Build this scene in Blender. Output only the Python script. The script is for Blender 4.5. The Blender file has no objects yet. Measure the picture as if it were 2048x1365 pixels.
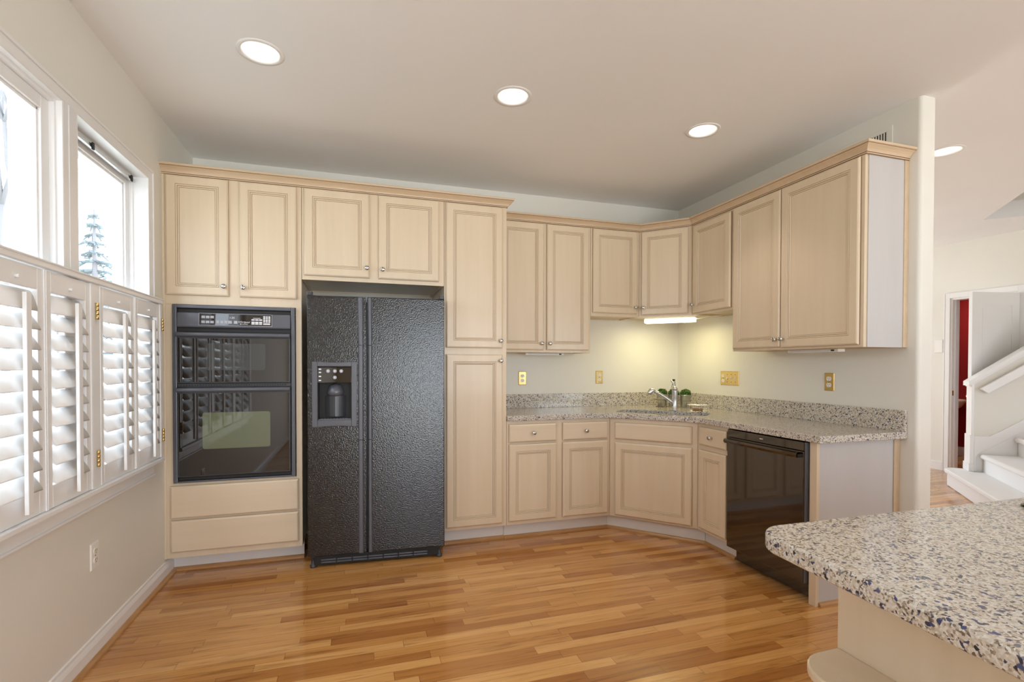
import bpy, bmesh, math, random
from mathutils import Vector, Matrix
random.seed(7)
SC = bpy.context.scene
COL = SC.collection
R = math.radians

# ------------------------------------------------------------------ camera
cam_d = bpy.data.cameras.new('camera')
cam = bpy.data.objects.new('camera', cam_d)
COL.objects.link(cam)
F_PX, CY_PX = 994.94, 744.10
cam_d.sensor_fit = 'HORIZONTAL'
cam_d.sensor_width = 36.0
cam_d.lens = F_PX / 2048 * 36.0
cam_d.shift_x = 0.0
cam_d.shift_y = (CY_PX - 682.5) / 2048
cam_d.clip_start = 0.02
cam_d.clip_end = 200
yaw, pitch, roll = 0.30314, -0.0139, 0.0013
fwd = Vector((math.sin(yaw) * math.cos(pitch), math.cos(yaw) * math.cos(pitch), math.sin(pitch)))
rgt = Vector((math.cos(yaw), -math.sin(yaw), 0))
upv = rgt.cross(fwd)
r2 = math.cos(roll) * rgt + math.sin(roll) * upv
u2 = -math.sin(roll) * rgt + math.cos(roll) * upv
m = Matrix((r2, u2, -fwd)).transposed().to_4x4()
m.translation = Vector((1.0989, -4.0491, 1.2835))
cam.matrix_world = m
SC.camera = cam

# ------------------------------------------------------------------ world, daylight, exposure
SC.view_settings.view_transform = 'Standard'
SC.view_settings.look = 'None'
SC.view_settings.gamma = 1.0
SC.view_settings.use_curve_mapping = False
SC.view_settings.exposure = 0.35
try:
    SC.cycles.use_denoising = True
    SC.cycles.denoiser = 'OPENIMAGEDENOISE'
    SC.cycles.max_bounces = 10
    SC.cycles.diffuse_bounces = 6
    SC.cycles.glossy_bounces = 5
    SC.cycles.sample_clamp_indirect = 6.0
    SC.cycles.caustics_reflective = False
    SC.cycles.caustics_refractive = False
except Exception:
    pass
W = bpy.data.worlds.new('sky')
SC.world = W
W.use_nodes = True
wn = W.node_tree
wn.nodes.clear()
wo = wn.nodes.new('ShaderNodeOutputWorld')
wb = wn.nodes.new('ShaderNodeBackground')
wt = wn.nodes.new('ShaderNodeTexCoord')
ws = wn.nodes.new('ShaderNodeSeparateXYZ')
wr = wn.nodes.new('ShaderNodeValToRGB')
wr.color_ramp.elements[0].position = 0.46
wr.color_ramp.elements[0].color = (0.95, 0.99, 1.0, 1)
wr.color_ramp.elements[1].position = 0.52
wr.color_ramp.elements[1].color = (0.60, 0.68, 0.77, 1)
wm = wn.nodes.new('ShaderNodeMath'); wm.operation = 'MULTIPLY_ADD'
wm.inputs[1].default_value = 0.5; wm.inputs[2].default_value = 0.5
wn.links.new(wt.outputs['Generated'], ws.inputs[0])
wn.links.new(ws.outputs['Z'], wm.inputs[0])
wn.links.new(wm.outputs[0], wr.inputs['Fac'])
wn.links.new(wr.outputs['Color'], wb.inputs['Color'])
wb.inputs['Strength'].default_value = 6.0
wn.links.new(wb.outputs[0], wo.inputs['Surface'])


def area(name, loc, rot, sx, sy, power, color=(1, 1, 1), shape='RECTANGLE', spread=None):
    d = bpy.data.lights.new(name, 'AREA')
    d.shape = shape
    d.size = sx
    d.size_y = sy
    d.energy = power
    d.color = color
    if spread:
        d.spread = spread
    o = bpy.data.objects.new(name, d)
    o.location = loc
    o.rotation_euler = rot
    COL.objects.link(o)
    return o


# the sky comes in through the side windows, and unseen openings added for light behind the camera and in the hall
for _l, _r, _sx, _sy in (((-0.17, -1.216, 1.525), (0, R(-90), 0), 1.56, 0.74), ((-0.17, -2.27, 1.525), (0, R(-90), 0), 1.56, 1.18),
                         ((2.3, -6.66, 1.1), (R(90), 0, 0), 3.2, 2.2), ((6.0, -6.66, 1.5), (R(90), 0, 0), 2.0, 1.5), ((6.0, 2.58, 1.15), (R(-90), 0, 0), 1.8, 2.3)):
    _p = area('sky_portal', _l, _r, _sx, _sy, 1)
    _p.data.cycles.is_portal = True

# ------------------------------------------------------------------ materials
def mat(name, color=(0.8, 0.8, 0.8), rough=0.5, metal=0.0, coat=0.0, spec=0.5, emit=None, estr=0.0, trans=0.0):
    M = bpy.data.materials.new(name)
    M.use_nodes = True
    b = M.node_tree.nodes['Principled BSDF']
    b.inputs['Base Color'].default_value = (*color, 1)
    b.inputs['Roughness'].default_value = rough
    b.inputs['Metallic'].default_value = metal
    b.inputs['Coat Weight'].default_value = coat
    b.inputs['Coat Roughness'].default_value = 0.08
    b.inputs['Specular IOR Level'].default_value = spec
    b.inputs['Transmission Weight'].default_value = trans
    if emit:
        b.inputs['Emission Color'].default_value = (*emit, 1)
        b.inputs['Emission Strength'].default_value = estr
    return M


class N:
    def __init__(s, M):
        s.t = M.node_tree
        s.b = s.t.nodes['Principled BSDF']

    def n(s, typ, **kw):
        x = s.t.nodes.new(typ)
        for k, v in kw.items():
            if k in x.inputs:
                x.inputs[k].default_value = v
            else:
                setattr(x, k, v)
        return x

    def l(s, a, b):
        s.t.links.new(a, b)

    def coord(s, scale=(1, 1, 1), kind='Object'):
        tc = s.n('ShaderNodeTexCoord')
        mp = s.n('ShaderNodeMapping')
        mp.inputs['Scale'].default_value = scale
        s.l(tc.outputs[kind], mp.inputs['Vector'])
        return mp.outputs['Vector']

    def ramp(s, fac, stops):
        r = s.n('ShaderNodeValToRGB')
        e = r.color_ramp.elements
        while len(e) < len(stops):
            e.new(0.5)
        for i, (p, c) in enumerate(stops):
            e[i].position = p
            e[i].color = (*c, 1)
        s.l(fac, r.inputs['Fac'])
        return r.outputs['Color']

    def bump(s, h, strength=0.2, dist=0.002):
        b = s.n('ShaderNodeBump')
        b.inputs['Strength'].default_value = strength
        b.inputs['Distance'].default_value = dist
        s.l(h, b.inputs['Height'])
        s.l(b.outputs['Normal'], s.b.inputs['Normal'])


def wood_mat(name, c0, c1, scale, rough=0.32, coat=0.15):
    M = mat(name, c0, rough, coat=coat)
    n = N(M)
    v = n.coord(scale)
    t = n.n('ShaderNodeTexNoise', Scale=1.0, Detail=5.0, Roughness=0.6, Distortion=0.4)
    n.l(v, t.inputs['Vector'])
    col = n.ramp(t.outputs['Fac'], [(0.3, c0), (0.7, c1)])
    n.l(col, n.b.inputs['Base Color'])
    return M


def paint_mat(name, c, rough=0.6, bump=0.03):
    M = mat(name, c, rough)
    n = N(M)
    v = n.coord((1, 1, 1))
    t = n.n('ShaderNodeTexNoise', Scale=220.0, Detail=2.0)
    n.l(v, t.inputs['Vector'])
    n.bump(t.outputs['Fac'], bump, 0.001)
    t2 = n.n('ShaderNodeTexNoise', Scale=1.3, Detail=1.0)
    n.l(v, t2.inputs['Vector'])
    col = n.ramp(t2.outputs['Fac'], [(0.3, tuple(x * 0.97 for x in c)), (0.7, c)])
    n.l(col, n.b.inputs['Base Color'])
    return M


def floor_mat():
    M = mat('oak_strip_floor', (0.5, 0.24, 0.08), 0.16, coat=0.3)
    n = N(M)
    tc = n.n('ShaderNodeTexCoord')
    sp = n.n('ShaderNodeSeparateXYZ')
    n.l(tc.outputs['Object'], sp.inputs[0])

    def mth(op, a, b=None):
        x = n.n('ShaderNodeMath', operation=op)
        for i, q in enumerate((a, b)):
            if q is None:
                continue
            if isinstance(q, (int, float)):
                x.inputs[i].default_value = q
            else:
                n.l(q, x.inputs[i])
        return x.outputs[0]
    WID = 0.057
    yv = mth('DIVIDE', sp.outputs['Y'], WID)
    row = mth('FLOOR', yv)
    fy = mth('FRACT', yv)
    wn1 = n.n('ShaderNodeTexWhiteNoise', noise_dimensions='1D')
    n.l(row, wn1.inputs['W'])
    off = mth('MULTIPLY', wn1.outputs['Value'], 7.3)
    xv = mth('ADD', mth('DIVIDE', sp.outputs['X'], 0.62), off)
    cellx = mth('FLOOR', xv)
    fx = mth('FRACT', xv)
    cv = n.n('ShaderNodeCombineXYZ')
    n.l(cellx, cv.inputs[0]); n.l(row, cv.inputs[1])
    wn2 = n.n('ShaderNodeTexWhiteNoise', noise_dimensions='3D')
    n.l(cv.outputs[0], wn2.inputs['Vector'])
    # grain
    cg = n.n('ShaderNodeCombineXYZ')
    n.l(mth('MULTIPLY', sp.outputs['X'], 2.2), cg.inputs[0])
    n.l(mth('MULTIPLY', sp.outputs['Y'], 34.0), cg.inputs[1])
    n.l(mth('MULTIPLY', wn2.outputs['Value'], 60.0), cg.inputs[2])
    g = n.n('ShaderNodeTexNoise', Scale=1.0, Detail=6.0, Roughness=0.62, Distortion=1.1)
    n.l(cg.outputs[0], g.inputs['Vector'])
    base = n.ramp(wn2.outputs['Value'], [(0.0, (0.38, 0.15, 0.036)), (0.3, (0.51, 0.235, 0.064)), (0.7, (0.60, 0.30, 0.09)), (1.0, (0.68, 0.37, 0.13))])
    gr = n.ramp(g.outputs['Fac'], [(0.32, (0.58, 0.50, 0.42)), (0.46, (0.92, 0.90, 0.87)), (0.68, (1.08, 1.08, 1.08))])
    mx = n.n('ShaderNodeMix', data_type='RGBA', blend_type='MULTIPLY')
    mx.inputs[0].default_value = 1.0
    n.l(base, mx.inputs[6]); n.l(gr, mx.inputs[7])
    # seams
    sy = mth('LESS_THAN', fy, 0.035)
    sx = mth('LESS_THAN', fx, 0.004)
    seam = mth('MAXIMUM', sy, sx)
    mx2 = n.n('ShaderNodeMix', data_type='RGBA')
    n.l(mth('MULTIPLY', seam, 0.55), mx2.inputs[0])
    n.l(mx.outputs[2], mx2.inputs[6])
    mx2.inputs[7].default_value = (0.13, 0.05, 0.015, 1)
    n.l(mx2.outputs[2], n.b.inputs['Base Color'])
    n.bump(mth('SUBTRACT', mth('MULTIPLY', g.outputs['Fac'], 0.25), seam), 0.12, 0.001)
    return M


def granite_mat():
    M = mat('speckled_stone', (0.6, 0.52, 0.42), 0.12, coat=0.1)
    n = N(M)
    v = n.coord((1, 1, 1))
    nz = n.n('ShaderNodeTexNoise', Scale=90.0, Detail=3.0)
    n.l(v, nz.inputs['Vector'])
    add = n.n('ShaderNodeMix', data_type='VECTOR')
    add.inputs[0].default_value = 0.008
    n.l(v, add.inputs[4]); n.l(nz.outputs['Color'], add.inputs[5])
    va = n.n('ShaderNodeTexVoronoi', Scale=270.0)
    vb = n.n('ShaderNodeTexVoronoi', Scale=165.0)
    n.l(add.outputs[1], va.inputs['Vector']); n.l(add.outputs[1], vb.inputs['Vector'])
    sa = n.n('ShaderNodeSeparateColor'); n.l(va.outputs['Color'], sa.inputs[0])
    sb = n.n('ShaderNodeSeparateColor'); n.l(vb.outputs['Color'], sb.inputs[0])
    ca = n.ramp(sa.outputs[0], [(0.0, (0.10, 0.085, 0.08)), (0.07, (0.20, 0.155, 0.12)), (0.17, (0.40, 0.33, 0.26)), (0.34, (0.54, 0.485, 0.40)), (0.65, (0.63, 0.59, 0.52)), (1.0, (0.75, 0.735, 0.70))])
    k = n.ramp(sb.outputs[1], [(0.0, (1, 1, 1)), (0.09, (1, 1, 1)), (0.105, (0, 0, 0)), (1.0, (0, 0, 0))])
    cb = n.ramp(sb.outputs[2], [(0.0, (0.03, 0.035, 0.05)), (0.5, (0.05, 0.06, 0.12)), (0.75, (0.06, 0.08, 0.2)), (1.0, (0.25, 0.25, 0.27))])
    mx = n.n('ShaderNodeMix', data_type='RGBA')
    n.l(k, mx.inputs[0]); n.l(ca, mx.inputs[6]); n.l(cb, mx.inputs[7])
    n.l(mx.outputs[2], n.b.inputs['Base Color'])
    return M


def fridge_mat():
    M = mat('textured_black_enamel', (0.010, 0.0085, 0.008), 0.12, spec=0.7)
    n = N(M)
    v = n.coord((1, 1, 1))
    t = n.n('ShaderNodeTexNoise', Scale=130.0, Detail=1.0, Roughness=0.5)
    n.l(v, t.inputs['Vector'])
    n.bump(t.outputs['Fac'], 0.62, 0.0022)
    return M


MAPLE = wood_mat('pickled_maple', (0.69, 0.565, 0.405), (0.73, 0.61, 0.45), (16, 16, 1.1))
MAPLE_H = wood_mat('pickled_maple_across', (0.69, 0.565, 0.405), (0.73, 0.61, 0.45), (1.1, 16, 16))
CROWN = wood_mat('maple_moulding', (0.60, 0.455, 0.30), (0.67, 0.52, 0.36), (2, 16, 16))
GLAZE_SHADE = mat('groove_glaze_edge_shade', (0.20, 0.12, 0.07), 0.5)  # glaze in the grooves, plus shade painted dark on door and drawer edges
SIDE = wood_mat('maple_side_veneer', (0.53, 0.515, 0.51), (0.56, 0.545, 0.54), (8, 8, 1.0), rough=0.45, coat=0.0)
TOEK = wood_mat('toe_kick_veneer', (0.70, 0.68, 0.65), (0.74, 0.72, 0.69), (1, 10, 10), rough=0.45, coat=0.0)
OAK = wood_mat('oak_shoe', (0.40, 0.20, 0.07), (0.52, 0.29, 0.12), (6, 6, 40), rough=0.3)
WALLP = paint_mat('cream_wall_paint', (0.79, 0.775, 0.715))
CEILP = paint_mat('ceiling_paint', (0.86, 0.865, 0.87), 0.8)
WHITE = mat('white_trim_paint', (0.83, 0.83, 0.83), 0.32)
N(WHITE)
SHUT = mat('white_shutter_paint', (0.84, 0.84, 0.84), 0.3)
FLOOR = floor_mat()
STONE = granite_mat()
FRIDGE = fridge_mat()
BLACKP = mat('black_moulded_plastic', (0.045, 0.047, 0.053), 0.28)
BLACKT = mat('grey_black_trim', (0.10, 0.105, 0.125), 0.25, spec=0.6)
BLACKM = mat('black_matt', (0.012, 0.012, 0.012), 0.6)
BGLASS = mat('black_glass', (0.010, 0.006, 0.004), 0.03, spec=0.9)
DWBLACK = mat('black_gloss_enamel', (0.014, 0.007, 0.003), 0.05, spec=1.0, coat=0.5)
CHROME = mat('polished_nickel', (0.78, 0.77, 0.75), 0.12, metal=1.0)
STEEL = mat('brushed_steel', (0.62, 0.62, 0.62), 0.25, metal=1.0)
GALV = mat('galvanised_steel', (0.62, 0.63, 0.64), 0.3, metal=1.0)
BRASS = mat('polished_brass', (0.83, 0.62, 0.26), 0.2, metal=1.0)
IVORY = mat('ivory_plastic', (0.80, 0.77, 0.66), 0.35)
WPLAST = mat('white_plastic', (0.84, 0.83, 0.80), 0.3)
DARK = mat('dark_slot', (0.02, 0.018, 0.015), 0.6)
WIRE = mat('dark_wire', (0.08, 0.07, 0.06), 0.35, metal=0.9)
SPONGE = mat('brown_soap', (0.30, 0.16, 0.08), 0.6)
LEAF = mat('boxwood_leaf', (0.10, 0.20, 0.035), 0.5)
LEAFD = mat('boxwood_leaf_dark', (0.05, 0.11, 0.02), 0.5)
CARPET = paint_mat('white_stair_carpet', (0.82, 0.82, 0.82), 0.9, 0.25)
RED = paint_mat('deep_red_paint', (0.26, 0.006, 0.008), 0.5)
PORC = mat('bone_porcelain', (0.72, 0.60, 0.46), 0.15)
PRINT = mat('panel_print', (0.75, 0.76, 0.80), 0.5)
BUTTON = mat('grey_button', (0.42, 0.43, 0.47), 0.4)
OVWIN = mat('oven_window_grey', (0.05, 0.05, 0.048), 0.03, spec=0.7)
OVWIN2 = mat('oven_window_green', (0.13, 0.145, 0.085), 0.03, spec=0.7)
GLASS = bpy.data.materials.new('window_glass')
GLASS.use_nodes = True
_g = GLASS.node_tree
_g.nodes.clear()
_o = _g.nodes.new('ShaderNodeOutputMaterial')
_mx = _g.nodes.new('ShaderNodeMixShader')
_t = _g.nodes.new('ShaderNodeBsdfTransparent')
_gl = _g.nodes.new('ShaderNodeBsdfGlossy')
_gl.inputs['Roughness'].default_value = 0.02
_mx.inputs[0].default_value = 0.06
_g.links.new(_t.outputs[0], _mx.inputs[1]); _g.links.new(_gl.outputs[0], _mx.inputs[2]); _g.links.new(_mx.outputs[0], _o.inputs['Surface'])
BULB = mat('lamp_glow', (1, 1, 1), 0.5, emit=(1.0, 0.97, 0.9), estr=4.5)
CANW = mat('lamp_baffle_white', (0.85, 0.83, 0.78), 0.35)
TUBE = mat('tube_diffuser', (0.95, 0.93, 0.8), 0.5, emit=(1.0, 0.93, 0.66), estr=3.0)
CONIFER = mat('conifer_needles', (0.16, 0.21, 0.23), 0.8)
BARK = mat('bark', (0.22, 0.22, 0.23), 0.9)
SNOW = paint_mat('pale_lawn', (0.55, 0.56, 0.50), 0.9)


# ------------------------------------------------------------------ mesh builder
class G:
    def __init__(s):
        s.bm = bmesh.new()

    def face(s, pts, m=0, smooth=False):
        vs = [s.bm.verts.new(p) for p in pts]
        f = s.bm.faces.new(vs)
        f.material_index = m
        f.smooth = smooth
        return f

    def box(s, x0, x1, y0, y1, z0, z1, m=0):
        if x0 > x1: x0, x1 = x1, x0
        if y0 > y1: y0, y1 = y1, y0
        if z0 > z1: z0, z1 = z1, z0
        v = [s.bm.verts.new((x, y, z)) for z in (z0, z1) for y in (y0, y1) for x in (x0, x1)]
        for q in ((0, 2, 3, 1), (4, 5, 7, 6), (0, 1, 5, 4), (2, 6, 7, 3), (0, 4, 6, 2), (1, 3, 7, 5)):
            f = s.bm.faces.new([v[i] for i in q])
            f.material_index = m
        return s

    def prism(s, pts, a, b, axis='z', m=0):
        """closed outline pts (2D) extruded between a and b along axis"""
        def P(p, h):
            if axis == 'z': return (p[0], p[1], h)
            if axis == 'y': return (p[0], h, p[1])
            return (h, p[0], p[1])
        lo = [s.bm.verts.new(P(p, a)) for p in pts]
        hi = [s.bm.verts.new(P(p, b)) for p in pts]
        n = len(pts)
        fs = [s.bm.faces.new(lo[::-1]), s.bm.faces.new(hi)]
        for i in range(n):
            fs.append(s.bm.faces.new((lo[i], lo[(i + 1) % n], hi[(i + 1) % n], hi[i])))
        for f in fs:
            f.material_index = m
        return s

    def sheet(s, loops, a, b, m=0):
        """outline with holes, thick between z=a and z=b"""
        es = []
        for lp in loops:
            vs = [s.bm.verts.new((p[0], p[1], a)) for p in lp]
            for i in range(len(vs)):
                es.append(s.bm.edges.new((vs[i], vs[(i + 1) % len(vs)])))
        r = bmesh.ops.triangle_fill(s.bm, use_beauty=True, use_dissolve=False, edges=es)
        fs = [g for g in r['geom'] if isinstance(g, bmesh.types.BMFace)]
        if b != a:
            e = bmesh.ops.extrude_face_region(s.bm, geom=fs)
            bmesh.ops.translate(s.bm, vec=(0, 0, b - a), verts=[g for g in e['geom'] if isinstance(g, bmesh.types.BMVert)])
        for f in s.bm.faces:
            f.material_index = m
        return s

    def rings(s, x0, x1, z0, z1, steps, mats=None):
        """concentric rectangles in the xz plane; steps = [(inset, y)], last closed"""
        prev = None
        for k, (i, y) in enumerate(steps):
            c = [s.bm.verts.new(p) for p in ((x0 + i, y, z0 + i), (x1 - i, y, z0 + i), (x1 - i, y, z1 - i), (x0 + i, y, z1 - i))]
            if prev:
                for q in range(4):
                    f = s.bm.faces.new((prev[q], prev[(q + 1) % 4], c[(q + 1) % 4], c[q]))
                    if mats: f.material_index = mats[k - 1]
            else:
                s.bm.faces.new(c[::-1])
            prev = c
        f = s.bm.faces.new(prev)
        if mats: f.material_index = mats[-1]
        return s

    def lathe(s, prof, c=(0, 0, 0), axis='z', n=24, m=0, smooth=True, caps=True):
        def P(r, h, t):
            a, b = r * math.cos(t), r * math.sin(t)
            if axis == 'z': q = (a, b, h)
            elif axis == 'y': q = (a, h, -b)
            else: q = (h, a, b)
            return (c[0] + q[0], c[1] + q[1], c[2] + q[2])
        rings = [[s.bm.verts.new(P(r, h, 2 * math.pi * i / n)) for i in range(n)] for r, h in prof]
        for k in range(len(rings) - 1):
            for i in range(n):
                f = s.bm.faces.new((rings[k][i], rings[k][(i + 1) % n], rings[k + 1][(i + 1) % n], rings[k + 1][i]))
                f.material_index = m
                f.smooth = smooth
        if caps:
            for rr in (rings[0][::-1], rings[-1]):
                f = s.bm.faces.new(rr); f.material_index = m
        return s

    def tube(s, path, r, n=10, m=0, closed=False, cap=True):
        path = [Vector(p) for p in path]
        N_ = len(path)
        rr = r if isinstance(r, (list, tuple)) else [r] * N_
        prev_u = None
        rings = []
        for i in range(N_):
            if closed:
                t = (path[(i + 1) % N_] - path[i - 1]).normalized()
            else:
                t = (path[min(i + 1, N_ - 1)] - path[max(i - 1, 0)]).normalized()
            if prev_u is None:
                ref = Vector((0, 0, 1)) if abs(t.z) < 0.9 else Vector((1, 0, 0))
                u = t.cross(ref).normalized()
            else:
                u = (prev_u - t * prev_u.dot(t)).normalized()
            prev_u = u
            v = t.cross(u)
            rings.append([s.bm.verts.new(path[i] + rr[i] * (math.cos(2 * math.pi * k / n) * u + math.sin(2 * math.pi * k / n) * v)) for k in range(n)])
        pairs = range(N_) if closed else range(N_ - 1)
        for i in pairs:
            a, b = rings[i], rings[(i + 1) % N_]
            for k in range(n):
                f = s.bm.faces.new((a[k], a[(k + 1) % n], b[(k + 1) % n], b[k]))
                f.smooth = True
                f.material_index = m
        if not closed and cap:
            for q in (rings[0][::-1], rings[-1]):
                f = s.bm.faces.new(q); f.material_index = m
        return s

    def sweep(s, path, prof, m=0, dark=()):
        """profile [(out, z)] carried along a horizontal polyline; out points to the right of travel"""
        path = [Vector((p[0], p[1])) for p in path]
        n = len(path)
        rows = []
        for i in range(n):
            d0 = (path[i] - path[i - 1]).normalized() if i > 0 else None
            d1 = (path[i + 1] - path[i]).normalized() if i < n - 1 else None
            nn = []
            for d in (d0, d1):
                if d is not None: nn.append(Vector((d.y, -d.x)))
            if len(nn) == 2:
                b = (nn[0] + nn[1]).normalized()
                k = 1 / max(0.2, b.dot(nn[0]))
                o = b * k
            else:
                o = nn[0]
            rows.append([s.bm.verts.new((path[i].x + o.x * q[0], path[i].y + o.y * q[0], q[1])) for q in prof])
        L = len(prof)
        for i in range(n - 1):
            for k in range(L):
                f = s.bm.faces.new((rows[i][k], rows[i][(k + 1) % L], rows[i + 1][(k + 1) % L], rows[i + 1][k]))
                f.material_index = 1 if k in dark else m
        for q in (rows[0], rows[-1][::-1]):
            f = s.bm.faces.new(q); f.material_index = m
        return s

    def make(s, name, mats, parent=None, bevel=0.0, seg=2, loc=None, rotz=None):
        bmesh.ops.recalc_face_normals(s.bm, faces=s.bm.faces[:])
        me = bpy.data.meshes.new(name)
        s.bm.to_mesh(me)
        s.bm.free()
        for mm in (mats if isinstance(mats, (list, tuple)) else [mats]):
            me.materials.append(mm)
        o = bpy.data.objects.new(name, me)
        COL.objects.link(o)
        if parent: o.parent = parent
        if loc: o.location = loc
        if rotz is not None: o.rotation_euler = (0, 0, rotz)
        if bevel:
            b = o.modifiers.new('bevel', 'BEVEL')
            b.width = bevel; b.segments = seg; b.limit_method = 'ANGLE'; b.angle_limit = R(40)
        return o


def tag(o, label, cat, group=None, kind=None):
    o['label'] = label; o['category'] = cat
    if group: o['group'] = group
    if kind: o['kind'] = kind
    return o


def thing(name, label, cat, loc=(0, 0, 0), rotz=0.0, group=None):
    o = bpy.data.objects.new(name, None)
    o.empty_display_size = 0.1
    COL.objects.link(o)
    o.location = loc; o.rotation_euler = (0, 0, rotz)
    return tag(o, label, cat, group)


def struct(o):
    o['kind'] = 'structure'
    return o


def rrect(x0, x1, y0, y1, r, n=6):
    pts = []
    for cx, cy, a0 in ((x1 - r, y1 - r, 0), (x0 + r, y1 - r, 90), (x0 + r, y0 + r, 180), (x1 - r, y0 + r, 270)):
        for i in range(n + 1):
            a = R(a0 + 90 * i / n)
            pts.append((cx + r * math.cos(a), cy + r * math.sin(a)))
    return pts


def circle(cx, cy, r, n=32):
    return [(cx + r * math.cos(2 * math.pi * i / n), cy + r * math.sin(2 * math.pi * i / n)) for i in range(n)]


def lettering(name, text, size, mt, parent, loc, shear=0.0, extrude=0.0003, rot=(R(90), 0, 0)):
    cu = bpy.data.curves.new(name, 'FONT')
    cu.body = text; cu.size = size; cu.shear = shear; cu.extrude = extrude
    cu.align_x = 'CENTER'; cu.align_y = 'CENTER'
    tmp = bpy.data.objects.new(name, cu)
    COL.objects.link(tmp)
    dg = bpy.context.evaluated_depsgraph_get()
    me = bpy.data.meshes.new_from_object(tmp.evaluated_get(dg))
    bpy.data.objects.remove(tmp)
    bpy.data.curves.remove(cu)
    me.materials.clear()
    me.materials.append(mt)
    o = bpy.data.objects.new(name, me)
    COL.objects.link(o)
    o.parent = parent; o.location = loc; o.rotation_euler = rot
    return o


# ------------------------------------------------------------------ room shell
T = -0.597      # front plane of the tall and base cabinets
WX = 4.02       # kitchen right wall
H = 2.745
CANS = [(0.675, -1.457), (1.916, -1.447), (3.164, -1.426), (4.94, -1.675)]
YR = -6.6
XH = 7.95
s2 = 2 ** -0.5
P0 = Vector((7.15, -0.352))


def stair_pt(a, b):
    return (P0.x + s2 * a - s2 * b, P0.y - s2 * a - s2 * b)


struct(G().box(-0.15, 9.5, YR - 0.3, 2.7, -0.1, 0.0).make('floor', FLOOR))
open_pts = [stair_pt(0.2, 0.255), stair_pt(0.2, 1.45), stair_pt(1.03, 1.45), stair_pt(1.03, 0.255)]
struct(G().sheet([[(-0.15, YR - 0.1), (XH + 0.1, YR - 0.1), (XH + 0.1, 2.7), (-0.15, 2.7)]] + [circle(x, y, 0.088) for x, y in CANS] + [open_pts], H, H + 0.16).make('ceiling', CEILP))
# stairwell above the ceiling
g = G()
wl = [stair_pt(0.19, 0.245), stair_pt(0.19, 1.46), stair_pt(1.04, 1.46), stair_pt(1.04, 0.245)]
for i in range(4):
    p, q = wl[i], wl[(i + 1) % 4]
    g.face([(p[0], p[1], H + 0.16), (q[0], q[1], H + 0.16), (q[0], q[1], H + 1.6), (p[0], p[1], H + 1.6)])
g.face([(p[0], p[1], H + 1.6) for p in wl])
struct(g.make('wall_stairwell', WALLP))

# left wall with the window openings
U1 = (-1.582, -0.85)
U2 = (-2.86, -1.683)
WZ0, WZ1 = 0.745, 2.304
g = G()
g.box(-0.15, 0, YR, U2[0], 0, H).box(-0.15, 0, U1[1], 0.15, 0, H)
g.box(-0.15, 0, U2[0], U1[1], 0, WZ0).box(-0.15, 0, U2[0], U1[1], WZ1, H)
g.box(-0.15, 0, U2[1], U1[0], WZ0, WZ1)
struct(g.make('wall_left', WALLP))
struct(G().box(-0.15, WX + 0.115, 0.0, 0.15, 0, H).make('wall_back', WALLP))
# right kitchen wall with a rounded free end
pts = [(WX, 0.0), (WX, -2.105)]
for i in range(1, 7):
    a = R(180 + 90 * i / 6); pts.append((WX + 0.022 + 0.022 * math.cos(a), -2.105 + 0.022 * math.sin(a)))
for i in range(0, 7):
    a = R(270 + 90 * i / 6); pts.append((WX + 0.093 + 0.022 * math.cos(a), -2.105 + 0.022 * math.sin(a)))
pts.append((WX + 0.115, 0.0))
struct(G().prism(pts, 0, H).make('wall_right', WALLP))
# rear wall behind the camera with unseen openings added to let daylight in
g = G()
g.box(-0.15, 0.7, YR - 0.12, YR, 0, H).box(3.9, 5.0, YR - 0.12, YR, 0, H).box(7.0, XH + 0.1, YR - 0.12, YR, 0, H)
g.box(0.7, 3.9, YR - 0.12, YR, 2.2, H).box(5.0, 7.0, YR - 0.12, YR, 2.25, H).box(5.0, 7.0, YR - 0.12, YR, 0, 0.75)
struct(g.make('wall_rear', WALLP))
# hall
g = G()
g.box(WX + 0.115, 5.1, 2.5, 2.62, 0, H).box(6.9, XH + 0.1, 2.5, 2.62, 0, H).box(5.1, 6.9, 2.5, 2.62, 2.3, H)  # gap is an unseen opening added to light the hall
struct(g.make('wall_hall_back', WALLP))
struct(G().box(WX, WX + 0.115, 0.15, 2.62, 0, H).make('wall_hall_left', WALLP))
DY0, DY1, DZ = -0.53, 0.105, 2.085
g = G()
g.box(XH, XH + 0.12, YR, DY0, 0, H).box(XH, XH + 0.12, DY1, 2.62, 0, H).box(XH, XH + 0.12, DY0, DY1, DZ, H)
struct(g.make('wall_hall_right', WALLP))
# powder room behind the hall door
struct(G().box(9.3, 9.4, -1.0, 1.9, 0, 2.5).make('wall_powder_room', RED))
struct(G().box(XH + 0.12, 9.3, 1.8, 1.9, 0, 2.5).make('wall_powder_room_left', RED))
struct(G().box(XH + 0.12, 9.3, -1.0, -0.9, 0, 2.5).make('wall_powder_room_right', RED))
struct(G().box(XH + 0.12, 9.4, -1.0, 1.9, 2.5, 2.56).make('ceiling_powder_room', CEILP))
struct(G().box(9.28, 9.3, -0.9, 1.8, 0, 0.11).box(9.285, 9.3, -0.9, 1.8, 0.11, 0.125).make('baseboard_powder_room', WHITE))
area('powder_room_lamp', (8.7, 0.5, 2.35), (0, 0, 0), 0.3, 0.3, 8, (1.0, 0.9, 0.75))

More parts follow.
